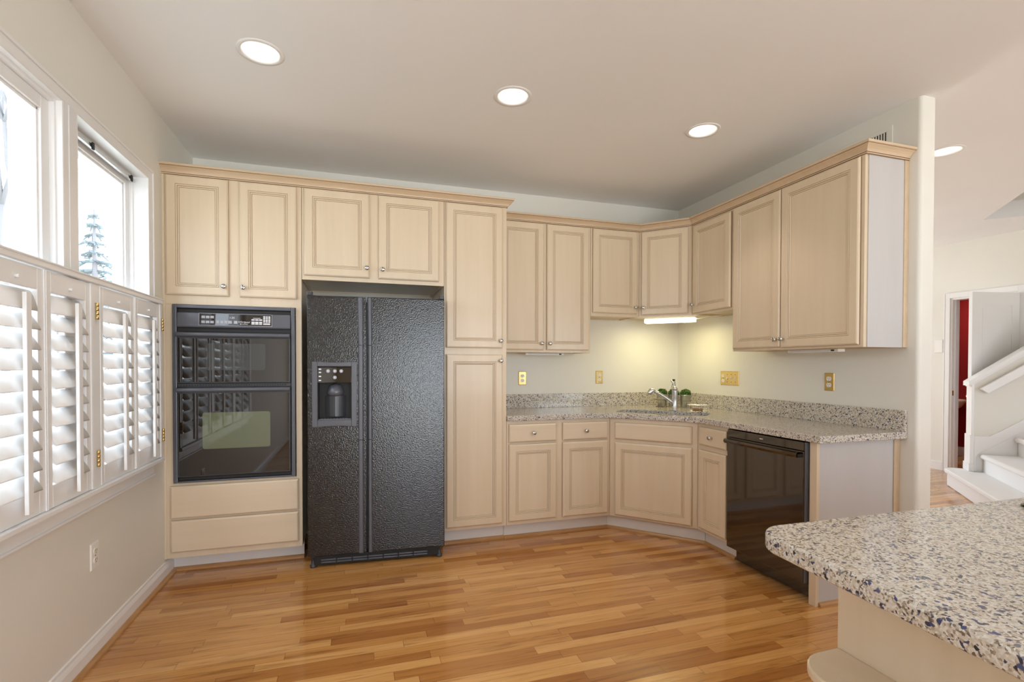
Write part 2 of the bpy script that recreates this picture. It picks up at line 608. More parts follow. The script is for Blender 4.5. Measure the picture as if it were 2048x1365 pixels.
# baseboards
struct(G().prism([(0, 0.0), (0.014, 0.0), (0.014, 0.065), (0.011, 0.075), (0.007, 0.085), (0.006, 0.097), (0, 0.1)], YR, -0.483, 'y').make('baseboard_left', WHITE))
struct(G().prism([(0.014, 0.0), (0.032, 0.0), (0.031, 0.010), (0.025, 0.018), (0.014, 0.021)], YR, -0.485, 'y').make('trim_1', OAK))
g = G().box(XH - 0.014, XH, 0.18, 2.5, 0, 0.1).box(XH - 0.014, XH, YR, -1.0, 0, 0.1)
struct(g.make('baseboard_hall', WHITE))
struct(G().box(0.0, 0.7, YR, YR + 0.014, 0, 0.1).box(3.9, XH, YR, YR + 0.014, 0, 0.1).make('baseboard_rear', WHITE))

# ------------------------------------------------------------------ window
def window_unit(name, y0, y1, xg, sash, frame=0.0):
    root = bpy.data.objects.new(name, None)
    COL.objects.link(root)
    struct(root)
    z0, z1 = WZ0, WZ1
    g = G()
    # jamb lining with stepped stops
    for (xa, xb, t) in ((0.02, -0.15, 0.006), (xg + 0.035, xg - 0.05, 0.018)):
        g.box(xb, xa, y0, y0 + t, z0, z1).box(xb, xa, y1 - t, y1, z0, z1).box(xb, xa, y0 + t, y1 - t, z1 - t, z1).box(xb, xa, y0 + t, y1 - t, z0, z0 + t)
    g.make('jamb', WHITE, root, 0.002)
    t = 0.018
    g = G()
    a, b = xg - 0.02, xg + 0.018
    g.box(a, b, y0 + t, y0 + t + sash, z0 + t, z1 - t).box(a, b, y1 - t - sash, y1 - t, z0 + t, z1 - t)
    g.box(a, b, y0 + t + sash, y1 - t - sash, z1 - t - sash, z1 - t).box(a, b, y0 + t + sash, y1 - t - sash, z0 + t, z0 + t + sash)
    i = t + sash
    q = 0.012
    for c in ((y0 + i, y0 + i + q, z0 + i, z1 - i), (y1 - i - q, y1 - i, z0 + i, z1 - i), (y0 + i, y1 - i, z1 - i - q, z1 - i), (y0 + i, y1 - i, z0 + i, z0 + i + q)):
        g.box(xg - 0.012, xg + 0.009, *c)
    g.make('sash', WHITE, root, 0.003)
    G().box(xg - 0.003, xg + 0.001, y0 + i, y1 - i, z0 + i, z1 - i).make('pane', GLASS, root)
    return root


w1 = window_unit('window_1', *U1, -0.085, 0.042)
w2 = window_unit('window_2', *U2, -0.035, 0.05)
# roller screen bar with two black clips, and the sash lever
g = G()
g.box(-0.052, -0.036, U1[0] + 0.02, U1[1] - 0.02, 2.262, 2.280)
g.make('screen_bar', STEEL, w1, 0.002)
for yy in (-1.33, -0.925):
    G().box(-0.036, -0.028, yy - 0.008, yy + 0.008, 2.252, 2.284).make('screen_clip', BLACKM, w1, 0.002)
G().tube([(-0.05, U1[0] + 0.02, 1.985), (-0.045, U1[0] + 0.05, 1.982), (-0.043, U1[0] + 0.075, 1.972)], [0.004, 0.006, 0.007], 8).make('sash_lever', STEEL, w1)
# casing
def casing_board(g, p, axis, lo, hi):
    pass
g = G()
cy0, cy1 = -2.92, -0.79
CZ = 2.357
x = 0.02
g.box(0, x, U1[1], cy1, 0.77, CZ).box(0, x, cy0, U2[0], 0.77, CZ).box(0, x, U2[0], U1[1], WZ1, CZ).box(0, x, U2[1], U1[0], 0.77, WZ1)
g.box(x, x + 0.006, cy0, cy1, CZ - 0.012, CZ).box(x, x + 0.006, cy1 - 0.012, cy1, 0.77, CZ - 0.012)
g.box(x, x + 0.003, U2[1] + 0.035, U1[0] - 0.035, 1.65, WZ1)
struct(g.make('trim_2', WHITE, None, 0.003))
# sill and apron below the shutters
g = G()
g.box(-0.02, 0.062, -3.0, -0.772, 0.738, 0.760)
g.box(0, 0.018, -2.97, -0.80, 0.672, 0.738).box(0, 0.026, -2.97, -0.80, 0.664, 0.676)
struct(g.make('trim_3', WHITE, None, 0.004))
# ground and trees outside
struct(G().box(-30, -0.16, -20, 14, -0.7, -0.6).make('ground_outside', SNOW))


def conifer(loc, h, label):
    root = thing('conifer_tree', label, 'tree', loc)
    G().lathe([(0.16, 0), (0.1, h * 0.5), (0.02, h)], n=8).make('trunk', BARK, root)
    g = G()
    rnd = random.Random(int(h * 100))
    z = h * 0.15
    while z < h:
        rad = (h - z) * 0.30 + 0.12
        for k in range(9):
            a = rnd.uniform(0, 6.28)
            L = rad * rnd.uniform(0.6, 1.1)
            e = (L * math.cos(a), L * math.sin(a), z - L * 0.28 + rnd.uniform(-0.1, 0.1))
            md = (e[0] * 0.5, e[1] * 0.5, z - L * 0.06)
            g.tube([(0, 0, z), md, e], [0.035, 0.03, 0.01], 5)
            for j in range(4):
                f = 0.35 + 0.16 * j
                b = Vector((e[0] * f, e[1] * f, z - L * 0.28 * f * f))
                sd = Vector((-math.sin(a), math.cos(a), -0.3)) * L * 0.28 * rnd.choice((-1, 1))
                g.tube([b, b + sd], [0.02, 0.006], 4)
        z += 0.22
    g.make('branches', CONIFER, root)


conifer((-4.9, 10.4, -0.6), 5.6, 'pale spruce outside, seen through the narrower right-hand window pane')


def bare_tree(loc, h, label, seed):
    root = thing('bare_tree', label, 'tree', loc)
    rnd = random.Random(seed)
    g = G()

    def br(p, d, L, r, n):
        q = p + d * L
        g.tube([p, (p + q) / 2 + Vector((rnd.uniform(-.05, .05), rnd.uniform(-.05, .05), 0)) * L, q], [r, r * .85, r * .65], 6)
        if n > 0:
            for k in range(3):
                dd = (d + Vector((rnd.uniform(-.6, .6), rnd.uniform(-.6, .6), rnd.uniform(0, .4)))).normalized()
                br(q, dd, L * .68, r * .6, n - 1)
    br(Vector((0, 0, 0)), Vector((0, 0, 1)), h * 0.36, 0.13, 4)
    g.make('trunk_and_branches', BARK, root)


bare_tree((-5.5, 8.5, -0.6), 8.5, 'pale bare tree outside, seen through the wide left window pane', 3)

# ------------------------------------------------------------------ cafe shutters
SX0, SX1 = 0.022, 0.050
frame = thing('plantation_shutters', 'white louvred half-height shutters with brass hinges over the lower part of the side window', 'window shutters', (0, 0, 0))
g = G()
g.box(SX0, 0.058, -2.96, -0.772, 1.622, 1.650)
g.box(SX0, 0.062, -2.96, -0.768, 1.642, 1.650)
g.make('top_rail', SHUT, frame, 0.003)
for ya, yb in ((-0.797, -0.772), (-1.557, -1.49), (-2.257, -2.19), (-2.96, -2.90)):
    G().box(SX0, 0.052, ya, yb, 0.760, 1.622).make('post', SHUT, frame, 0.003)
for yy in (-0.783, -1.5235):
    for zz in (1.508, 0.886):
        h = G()
        for k in range(4):
            h.lathe([(0.0065, zz - 0.036 + k * 0.018), (0.0065, zz - 0.0195 + k * 0.018)], (0.057, yy, 0), n=10)
        h.make('hinge', BRASS, frame)

LOUV_ANG = R(57)


def shutter(y0, y1):
    w = (y1 - y0) / 2 - 0.002
    st = 0.038
    zb, zt = 0.0, 0.855
    rb, rt = 0.082, 0.775
    g = G()
    g.box(SX0 + .004, SX1 - .002, -w, -w + st, zb, zt).box(SX0 + .004, SX1 - .002, w - st, w, zb, zt)
    g.box(SX0 + .004, SX1 - .002, -w + st, w - st, zb, rb).box(SX0 + .004, SX1 - .002, -w + st, w - st, rt + 0.005, zt)
    for s_ in (-1, 1):
        g.box(SX1 - .002, SX1 + .003, s_ * w, s_ * (w - 0.007), zb, zt)
    root = g.make('shutter_panel', SHUT, frame, 0.002, loc=(0, (y0 + y1) / 2, 0.763))
    n = 10
    pitch_ = (rt - rb) / n
    cxl = 0.037
    for k in range(n):
        zc = rb + pitch_ * (k + 0.5)
        ang = LOUV_ANG if k < n - 1 else R(72)
        g = G()
        prof = []
        for i in range(14):
            t = 2 * math.pi * i / 14
            a_, b_ = 0.0385 * math.cos(t), 0.0052 * math.sin(t)
            prof.append((a_ * math.cos(ang) + b_ * math.sin(ang), zc - a_ * math.sin(ang) + b_ * math.cos(ang)))
        g.prism([(cxl + p[0], p[1]) for p in prof], -w + st + .001, w - st - .001, 'y')
        o = g.make('louvre', SHUT, root)
        for f in o.data.polygons:
            f.use_smooth = len(f.vertices) == 4
    G().box(0.072, 0.084, -0.014, 0.014, 0.03, rt - 0.02).make('tilt_rod', SHUT, root, 0.002)
    g = G()
    g.lathe([(0.006, 0.0), (0.006, 0.012)], (0.048, 0, rt + 0.032), 'x', 10)
    g.make('rod_catch', SHUT, root)
    return root


for y0, y1 in ((-1.131, -0.797), (-1.49, -1.131), (-1.877, -1.557), (-2.19, -1.877), (-2.577, -2.257), (-2.90, -2.577)):
    shutter(y0, y1)

# ------------------------------------------------------------------ cabinet parts
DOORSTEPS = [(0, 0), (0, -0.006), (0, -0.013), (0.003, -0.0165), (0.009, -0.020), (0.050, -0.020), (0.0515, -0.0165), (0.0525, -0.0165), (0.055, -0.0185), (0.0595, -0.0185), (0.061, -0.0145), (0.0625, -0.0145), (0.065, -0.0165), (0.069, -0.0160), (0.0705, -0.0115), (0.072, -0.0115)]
DOORMATS = [1, 0, 0, 0, 0, 0, 1, 0, 0, 0, 1, 0, 0, 0, 1, 0]  # first band is painted edge shade, the other dark ones are groove glaze


def knob(parent, x, z, y=-0.02):
    g = G()
    g.lathe([(0.0085, 0.0), (0.0062, -0.004), (0.0055, -0.012), (0.0125, -0.017), (0.0152, -0.021), (0.0148, -0.0255), (0.011, -0.0285), (0.004, -0.0295)], (x, y, z), 'y', 20, 0)
    a = random.choice((0.0, R(45), R(20)))
    for k in range(4):
        t = a + k * math.pi / 2
        c, s_ = math.cos(t), math.sin(t)
        p = [(0.003, -0.0015), (0.0105, -0.0024), (0.0105, 0.0024), (0.003, 0.0015)]
        g.prism([(x + q[0] * c - q[1] * s_, z + q[0] * s_ + q[1] * c) for q in p], y - 0.0272, y - 0.0302, 'y', 1)
    return g.make('knob', [CHROME, DARK], parent)


def door(parent, x0, x1, z0, z1, kn=None, name='door'):
    o = G().rings(x0, x1, z0, z1, DOORSTEPS, DOORMATS).make(name, [MAPLE, GLAZE_SHADE], parent)
    if kn: knob(o, *kn)
    return o


def drawer(parent, x0, x1, z0, z1, kn=None, name='drawer'):
    o = G().rings(x0, x1, z0, z1, [(0, 0), (0, -0.006), (0, -0.011), (0.003, -0.015), (0.010, -0.020), (0.014, -0.020)], [1, 0, 0, 0, 0, 0]).make(name, [MAPLE_H, GLAZE_SHADE], parent)  # dark back edge band is painted shade
    if kn: knob(o, *kn, )
    return o


def carcass(parent, w, z0, z1, d, frame=None, sides=(MAPLE, MAPLE), open_front=False, bottom=True):
    g = G()
    t = 0.016
    e = 0.0012
    g.box(e, t, 0.019, d, z0, z1).box(w - t, w - e, 0.019, d, z0, z1)
    g.box(t, w - t, 0.019, d, z1 - t, z1 - 0.0005).box(t, w - t, 0.022, d, z0 + 0.012, z0 + 0.012 + t)
    g.box(t, w - t, d - 0.006, d, z0, z1)
    g.make('carcass', MAPLE, parent)
    g = G()
    for b in (frame or [(0, w, z0, z1)]):
        g.box(max(b[0], e), min(b[1], w - e), 0, 0.019, b[2], b[3])
    g.make('face_frame', MAPLE, parent, 0.0012)


def toe(parent, x0, x1, y, y_shoe=True, h=0.114):
    G().box(x0, x1, y, y + 0.016, 0.0, h).make('toe_kick', TOEK, parent)
    G().prism([(y, 0.0), (y - 0.018, 0.0), (y - 0.0165, 0.010), (y - 0.010, 0.018), (y, 0.021)], x0, x1, 'x').make('shoe_moulding', OAK, parent)


# 1. oven cabinet
oc = thing('oven_cabinet', 'tall bleached-maple cabinet around the double oven, at the left wall', 'cabinet', (0, T, 0))
w1_ = 0.766
carcass(oc, w1_, 0.114, 2.43, 0.595, [(0, w1_, 1.646, 2.43), (0, 0.05, 0.114, 1.646), (0.73, w1_, 0.114, 1.646), (0.05, 0.73, 0.114, 0.567)])
toe(oc, 0.0015, w1_ - 0.002, 0.115)
door(oc, 0.021, 0.352, 1.701, 2.412, (0.330, 1.759))
door(oc, 0.412, 0.738, 1.701, 2.412, (0.436, 1.757))
drawer(oc, 0.033, 0.744, 0.355, 0.551)
drawer(oc, 0.033, 0.744, 0.150, 0.343)
G().box(-0.001, 0.012, -0.006, 0.019, 0.114, 2.42).make('scribe_strip', MAPLE, oc, 0.003)

# 2. double wall oven
ov = thing('double_wall_oven', 'black built-in double wall oven with touch controls and two glass doors', 'oven', (0, T, 0))
OX0, OX1, OZ0, OZ1 = 0.052, 0.727, 0.569, 1.644
G().box(0.075, 0.70, 0.02, 0.55, 0.60, 1.62).make('oven_body', BLACKM, ov)
g = G()
g.box(OX0, OX0 + 0.024, -0.022, -0.0005, OZ0, OZ1).box(OX1 - 0.024, OX1, -0.022, -0.0005, OZ0, OZ1)
g.box(OX0 + .024, OX1 - .024, -0.024, -0.0005, OZ1 - 0.022, OZ1).box(OX0 + .024, OX1 - .024, -0.020, -0.0005, OZ0, OZ0 + 0.012)
g.box(OX0 + .024, OX1 - .024, -0.010, -0.0005, OZ0 + 0.012, OZ0 + 0.034, 1)
g.box(OX0 + .024, OX1 - .024, -0.004, 0.02, OZ0 + .034, OZ1 - 0.022, 1)
g.make('trim_frame', [BLACKT, BLACKM], ov, 0.004)
# control panel: sloped face
g = G()
cx0, cx1 = OX0 + 0.026, OX1 - 0.026
g.prism([(-0.005, 1.598), (-0.022, 1.596), (-0.030, 1.515), (-0.026, 1.506), (-0.005, 1.506)], cx0, cx1, 'x')
cp = g.make('control_panel', BLACKT, ov, 0.004)
dsp = G()
PZ = lambda z: -0.0224 - (1.596 - z) * 0.0988
dx0, dx1 = 0.196, 0.594
dsp.face([(dx0, PZ(1.523) - 0.0012, 1.523), (dx1, PZ(1.523) - 0.0012, 1.523), (dx1, PZ(1.592) - 0.0012, 1.592), (dx0, PZ(1.592) - 0.0012, 1.592)])
dsp.box(dx0 - 0.003, dx1 + 0.003, PZ(1.592) - 0.003, PZ(1.592) + 0.001, 1.592, 1.594, 1)
dsp.box(dx0 - 0.003, dx1 + 0.003, PZ(1.521) - 0.003, PZ(1.521) + 0.001, 1.520, 1.522, 1)
for xx in (dx0 - 0.002, dx1):
    dsp.prism([(PZ(1.522) - 0.003, 1.522), (PZ(1.592) - 0.003, 1.592), (PZ(1.592) + 0.001, 1.592), (PZ(1.522) + 0.001, 1.522)], xx, xx + 0.002, 'x', 1)
dsp = dsp.make('display', [BGLASS, BUTTON], cp)


def keys(name, cells, mt):
    g = G()
    for (x0, x1, z0, z1) in cells:
        g.face([(x0, PZ(z0) - 0.0022, z0), (x1, PZ(z0) - 0.0022, z0), (x1, PZ(z1) - 0.0022, z1), (x0, PZ(z1) - 0.0022, z1)])
    return g.make(name, mt, cp)


kx = []
for i in range(3):
    kx.append((0.208 + i * 0.0235, 0.208 + i * 0.0235 + 0.0195, 1.5635, 1.5785))
    kx.append((0.208 + i * 0.0235, 0.208 + i * 0.0235 + 0.0195, 1.5335, 1.5485))
kx += [(0.288, 0.302, 1.5335, 1.551), (0.310, 0.324, 1.5335, 1.551), (0.331, 0.3485, 1.5335, 1.551), (0.351, 0.372, 1.5335, 1.551), (0.383, 0.403, 1.5335, 1.551)]
keys('touch_keys', kx, BUTTON)
kx = []
for i in range(3):
    for z in (1.531, 1.541):
        kx.append((0.480 + i * 0.021, 0.480 + i * 0.021 + 0.018, z, z + 0.008))
    kx.append((0.480 + i * 0.021, 0.480 + i * 0.021 + 0.018, 1.556, 1.564))
for i in range(3):
    for j in range(4):
        kx.append((0.546 + i * 0.0145, 0.546 + i * 0.0145 + 0.011, 1.545 + j * 0.0105, 1.545 + j * 0.0105 + 0.0078))
kx.append((0.546, 0.585, 1.531, 1.540))
kx.append((0.489, 0.531, 1.569, 1.572))
keys('keypad', kx, PRINT)
tilt = (R(90) - math.atan(0.0988), 0, 0)
lettering('clock_digits', '1:35', 0.017, PRINT, cp, (0.372, PZ(1.569) - 0.0022, 1.569), 0.15, rot=tilt)
lettering('maker_lettering', 'Whirlpool', 0.0155, PRINT, cp, (0.437, PZ(1.5445) - 0.0022, 1.5445), 0.35, rot=tilt)
g = G()
g.face([(0.427, PZ(1.531) - 0.0022, 1.531), (0.460, PZ(1.531) - 0.0022, 1.531), (0.460, PZ(1.5335) - 0.0022, 1.5335), (0.427, PZ(1.5335) - 0.0022, 1.5335)])
g.prism([(0.421 + 0.0035 * math.cos(t * math.pi / 5), 1.532 + 0.0035 * math.sin(t * math.pi / 5)) for t in range(10)], PZ(1.532) - 0.0022, PZ(1.532) - 0.0026, 'y')
g.make('badge_mark', PRINT, cp)


def oven_door(z0, z1, win, wmat, name):
    g = G()
    a, b = OX0 + 0.027, OX1 - 0.027
    g.box(a, b, -0.030, -0.006, z0, z1)
    d = g.make(name, BLACKP, ov, 0.003)
    G().box(a + 0.008, b - 0.008, -0.0318, -0.0300, z0 + 0.008, z1 - 0.036).make('door_glass', BGLASS, d)
    p = rrect(win[0], win[1], win[2], win[3], 0.012, 4)
    G().prism(p, -0.0318, -0.0324, 'y').make('door_window', wmat, d)
    g = G()
    g.prism([(-0.030, z1 - 0.030), (-0.052, z1 - 0.027), (-0.058, z1 - 0.018), (-0.055, z1 - 0.006), (-0.046, z1 - 0.001), (-0.030, z1 - 0.004)], a + 0.001, b - 0.001, 'x')
    g.make('door_handle', BLACKT, d, 0.003)
    return d


oven_door(1.170, 1.478, (0.235, 0.557, 1.248, 1.412), OVWIN, 'oven_door')
oven_door(0.606, 1.145, (0.211, 0.583, 0.771, 0.992), OVWIN2, 'oven_door')
g = G()
g.box(OX0 + 0.027, OX1 - 0.027, -0.018, -0.006, 1.148, 1.167)
for i in range(40):
    xx = OX0 + 0.04 + i * 0.0147
    g.box(xx, xx + 0.009, -0.019, -0.017, 1.153, 1.162, 1)
g.make('vent_grille', [BLACKP, DARK], ov)
G().box(OX0 + 0.027, OX1 - 0.027, -0.014, -0.006, 1.482, 1.503).make('vent_slot', BLACKM, ov)

# 3. cabinet above the refrigerator
fc = thing('wall_cabinet', 'bleached-maple two-door cabinet above the black refrigerator', 'cabinet', (w1_, T, 0))
wf = 1.683 - w1_
carcass(fc, wf, 1.83, 2.43, 0.595)
door(fc, 0.781 - w1_, 1.184 - w1_, 1.857, 2.412, (1.167 - w1_, 1.921))
door(fc, 1.242 - w1_, 1.645 - w1_, 1.857, 2.412, (1.268 - w1_, 1.917))

# 4. pantry
pc = thing('pantry_cabinet', 'tall narrow bleached-maple pantry cabinet right of the refrigerator', 'cabinet', (1.683, T, 0))
wp = 2.137 - 1.683
carcass(pc, wp, 0.114, 2.43, 0.595)
toe(pc, 0.002, wp, 0.075)
door(pc, 0.012, 0.420, 1.403, 2.411, (0.403, 1.456))
door(pc, 0.012, 0.420, 0.138, 1.357, (0.403, 1.313))

# 5. refrigerator
fang = math.atan2(-0.055, 0.849)
fr = thing('refrigerator', 'black textured side-by-side refrigerator with ice and water dispenser', 'refrigerator', (0.806, -0.720, 0), fang)
FW = 0.851
G().box(0.010, 0.825, 0.072, 0.60, 0.05, 1.690).make('body', BLACKP, fr, 0.006)
FZ0, FZ1 = 0.078, 1.715
DX0, DX1, DZ0, DZ1 = 0.030, 0.296, 0.893, 1.303      # dispenser bezel
IX0, IX1, IZ0, IZ1 = 0.062, 0.264, 0.935, 1.272      # inner opening
SPL = 0.352


def ringbox(g, x0, x1, z0, z1, hx0, hx1, hz0, hz1, y0, y1, m=0):
    o = [(x0, z0), (x1, z0), (x1, z1), (x0, z1)]
    h = [(hx0, hz0), (hx1, hz0), (hx1, hz1), (hx0, hz1)]
    V = lambda p, y: g.bm.verts.new((p[0], y, p[1]))
    of, hf = [V(p, y0) for p in o], [V(p, y0) for p in h]
    ob, hb = [V(p, y1) for p in o], [V(p, y1) for p in h]
    for i in range(4):
        j = (i + 1) % 4
        for q in ((of[i], of[j], hf[j], hf[i]), (ob[i], hb[i], hb[j], ob[j]), (of[i], ob[i], ob[j], of[j]), (hf[i], hf[j], hb[j], hb[i])):
            f = g.bm.faces.new(q); f.material_index = m


g = G()
ringbox(g, 0.0, SPL, FZ0, FZ1, IX0, IX1, IZ0, IZ1, 0.0, 0.062)
fd = g.make('freezer_door', FRIDGE, fr, 0.006, 3)
g = G().box(SPL + 0.008, FW, 0.0, 0.062, FZ0, FZ1)
rd = g.make('fresh_food_door', FRIDGE, fr, 0.006, 3)
# full-height grips beside the split
for par, a, b in ((fd, 0.303, 0.338), (rd, 0.364, 0.392)):
    g = G()
    for z0, z1 in ((FZ0 + 0.006, 0.805), (0.807, 1.405), (1.407, FZ1 - 0.006)):
        g.prism([(a, 0.0), (a + 0.003, -0.013), (a + 0.009, -0.019), (b - 0.009, -0.019), (b - 0.003, -0.013), (b, 0.0)], z0, z1)
    g.make('door_grip', BLACKT, par, 0.002)
# dispenser
g = G()
for (x0, x1, z0, z1) in ((DX0, IX0, DZ0, DZ1), (IX1, DX1, DZ0, DZ1)):
    g.box(x0, x1, -0.016, 0.004, z0, z1)
nb = 9
for zz, sg in ((DZ1, 1), (DZ0, -1)):
    zi = IZ1 if sg > 0 else IZ0
    top = [(IX0 + (IX1 - IX0) * i / nb, zz - sg * 0.006 * math.sin(math.pi * i / nb)) for i in range(nb + 1)]
    g.prism(top + [(IX1, zi), (IX0, zi)], -0.016, 0.004, 'y')
bz = g.make('dispenser_bezel', BLACKT, fd, 0.003)
g = G()
g.box(IX0, IX1, 0.050, 0.0615, IZ0, 1.165)
g.box(IX0, IX0 + 0.004, -0.010, 0.055, IZ0, 1.165).box(IX1 - 0.004, IX1, -0.010, 0.055, IZ0, 1.165)
g.make('dispenser_recess', BLACKM, fd)
G().prism([(-0.014, 1.170), (-0.008, 1.268), (0.055, 1.268), (0.055, 1.170)], IX0, IX1, 'x').make('dispenser_controls', BGLASS, fd, 0.002)
g = G()
PB = lambda z: -0.014 + (z - 1.170) * 0.0612 - 0.0006
for px, pz in ((0.125, 1.243), (0.165, 1.243), (0.203, 1.243), (0.165, 1.203)):
    g.lathe([(0.0115, PB(pz) + 0.001), (0.0115, PB(pz) - 0.002), (0.009, PB(pz) - 0.003)], (px, 0, pz), 'y', 16, 0)
    g.box(px - 0.003, px + 0.003, PB(pz) - 0.0036, PB(pz) - 0.002, pz - 0.004, pz + 0.005, 1)
for pz in (1.185, 1.21, 1.235, 1.255):
    g.box(0.070, 0.084, PB(pz) - 0.001, PB(pz) + 0.001, pz - 0.004, pz + 0.004, 1)
g.make('dispenser_buttons', [BUTTON, PRINT], fd)
g = G()
prof = [(0.012, 1.165), (0.040, 1.150), (0.050, 1.118), (0.052, 1.105), (0.046, 1.090), (0.030, 1.080)]
g.lathe([(r_, z_) for r_, z_ in prof], (0.163, 0.050, 0), 'z', 24)
g.make('ice_chute', BLACKT, fd)
g = G()
g.prism([(0.100 + 0.126 * i / 12, 0.045 - 0.028 * math.sin(math.pi * i / 12)) for i in range(13)], 0.955, 1.085, 'z')
g.make('dispenser_pad', BLACKP, fd)
g = G().box(IX0 + .005, IX1 - .005, -0.006, 0.050, IZ0, IZ0 + 0.008)
for i in range(9):
    g.box(IX0 + 0.02 + i * 0.018, IX0 + 0.03 + i * 0.018, 0.0, 0.045, IZ0 + 0.008, IZ0 + 0.010)
g.make('drip_tray', BLACKT, fd)
# hinge covers, grille, feet
for x0, x1, xs in ((0.0, 0.03, 1), (0.821, 0.851, -1)):
    g = G()
    g.box(x0, x1, 0.010, 0.055, 1.7155, 1.742)
    px = x0 if xs > 0 else x1
    g.prism([(px, 0.055), (px + xs * 0.10, 0.16), (px + xs * 0.10, 0.22), (px, 0.22)], 1.690, 1.728, 'z')
    g.make('hinge_cover', BLACKP, fr, 0.004)
g = G().box(0.03, 0.815, 0.030, 0.050, 0.012, 0.070)
for k in range(7):
    xa = 0.075 + k * 0.096
    for z in (0.026, 0.042):
        g.box(xa, xa + 0.088, 0.020, 0.032, z, z + 0.009, 1)
g.make('toe_grille', [BLACKM, BLACKT], fr, 0.001)
for xx in (0.026, 0.818):
    g = G()
    g.lathe([(0.017, 0.0), (0.019, 0.004), (0.019, 0.018), (0.008, 0.021), (0.008, 0.062), (0.015, 0.065), (0.015, 0.076)], (xx, 0.035, 0), 'z', 14)
    g.box(xx - 0.012, xx + 0.012, 0.035, 0.10, 0.022, 0.06)
    g.make('roller_foot', BLACKP, fr)

# 6. base cabinet with two doors
W3, W4 = 2.137, 2.975
bc = thing('base_cabinet', 'bleached-maple base cabinet with two drawers over two doors, beside the pantry', 'cabinet', (W3, T, 0))
wb_ = W4 - W3
carcass(bc, wb_, 0.114, 0.874, 0.595)
toe(bc, 0.0, wb_ + 0.0085, 0.064)
drawer(bc, 2.153 - W3, 2.523 - W3, 0.718, 0.850, (2.338 - W3, 0.785))
drawer(bc, 2.575 - W3, 2.949 - W3, 0.718, 0.850, (2.762 - W3, 0.785))
door(bc, 2.153 - W3, 2.523 - W3, 0.142, 0.703)
door(bc, 2.575 - W3, 2.952 - W3, 0.142, 0.703)

# 7. corner sink cabinet
CA, CB = Vector((W4, T)), Vector((3.417, -1.0706))
dang = math.atan2(CB.y - CA.y, CB.x - CA.x)
sk = thing('corner_sink_cabinet', 'angled bleached-maple corner cabinet under the sink, one wide door', 'cabinet', (CA.x, CA.y, 0), dang)
dl = (CB - CA).length
G().box(0, dl, 0, 0.019, 0.114, 0.874).make('face_frame', MAPLE, sk, 0.0012)
g = G()
bp = [(0.004, 0.02), (dl - 0.004, 0.02), (dl + 0.30, 0.40), (0.40, 0.88), (-0.30, 0.36)]
inv = Matrix.Rotation(-dang, 2)
wpts = [(W4 + 0.003, -0.575), (3.44, -1.066), (4.0, -1.066), (4.0, -0.02), (W4 + 0.003, -0.02)]
lp = [inv @ (Vector(p) - CA) for p in wpts]
g.prism([(p.x, p.y) for p in lp], 0.12, 0.136)
g.prism([(lp[2].x, lp[2].y), (lp[3].x, lp[3].y), (lp[3].x - 0.01, lp[3].y - 0.01), (lp[2].x - 0.01, lp[2].y - 0.01)], 0.136, 0.65)
g.make('carcass', MAPLE, sk)
drawer(sk, 0.043, 0.609, 0.716, 0.842, None, 'false_drawer_front')
door(sk, 0.045, 0.611, 0.130, 0.690)
toe(sk, -0.040, 0.6945, 0.050)

# 8. narrow base cabinet on the right wall
XR = 3.417
nb_ = thing('base_cabinet', 'narrow bleached-maple base cabinet between the corner sink and the dishwasher', 'cabinet', (XR, -1.0706, 0), R(-90))
wn_ = 1.372 - 1.0706 + 0.008
carcass(nb_, wn_, 0.114, 0.874, 0.59)
toe(nb_, 0.001, wn_ - 0.004, 0.070)
drawer(nb_, 0.034, 0.300, 0.724, 0.850, (0.165, 0.788))
door(nb_, 0.034, 0.298, 0.137, 0.690)

# 9. dishwasher
dw = thing('dishwasher', 'glossy black built-in dishwasher under the right-hand counter', 'dishwasher', (XR, -1.384, 0), R(-90))
DWW = 0.597
G().box(0.004, DWW - 0.004, 0.03, 0.57, 0.09, 0.865).make('tub', BLACKM, dw)
g = G().box(0.006, DWW - 0.012, -0.022, 0.03, 0.106, 0.818)
dd_ = g.make('door_panel', DWBLACK, dw, 0.004)
g = G().box(0.006, DWW - 0.012, -0.020, 0.03, 0.820, 0.868)
g.make('control_strip', DWBLACK, dw, 0.003)
G().box(0.275, 0.300, -0.0206, -0.0200, 0.842, 0.847).make('status_light', PRINT, dw)
g = G()
g.prism([(-0.022, 0.812), (-0.046, 0.808), (-0.052, 0.796), (-0.046, 0.782), (-0.040, 0.782), (-0.044, 0.795), (-0.040, 0.801), (-0.022, 0.803)], 0.004, DWW - 0.035, 'x')
g.box(DWW - 0.040, DWW - 0.035, -0.046, -0.022, 0.782, 0.812)
g.make('door_handle', DWBLACK, dd_)
G().box(0.004, DWW - 0.004, 0.060, 0.075, 0.004, 0.100).make('kick_plate', DWBLACK, dw)
G().box(DWW - 0.011, DWW - 0.001, -0.018, 0.03, 0.106, 0.868).make('edge_trim', BLACKT, dw, 0.002)

# 10. end panel
ep = thing('end_panel', 'pale wooden end panel closing the counter run right of the dishwasher', 'cabinet panel', (XR, -1.987, 0), R(-90))
G().box(0.0, 0.043, 0.0, 0.02, 0.0, 0.874).make('front_stile', MAPLE, ep, 0.0015)
G().box(0.018, 0.040, 0.02, 0.585, 0.0, 0.874).make('side_skin', SIDE, ep)
G().box(0.040, 0.047, 0.560, 0.602, 0.0, 0.874).make('scribe_moulding', CROWN, ep, 0.002)
G().prism([(0.040, 0.0), (0.058, 0.0), (0.0565, 0.010), (0.050, 0.018), (0.040, 0.021)], 0.022, 0.560, 'y').make('shoe_moulding', OAK, ep)

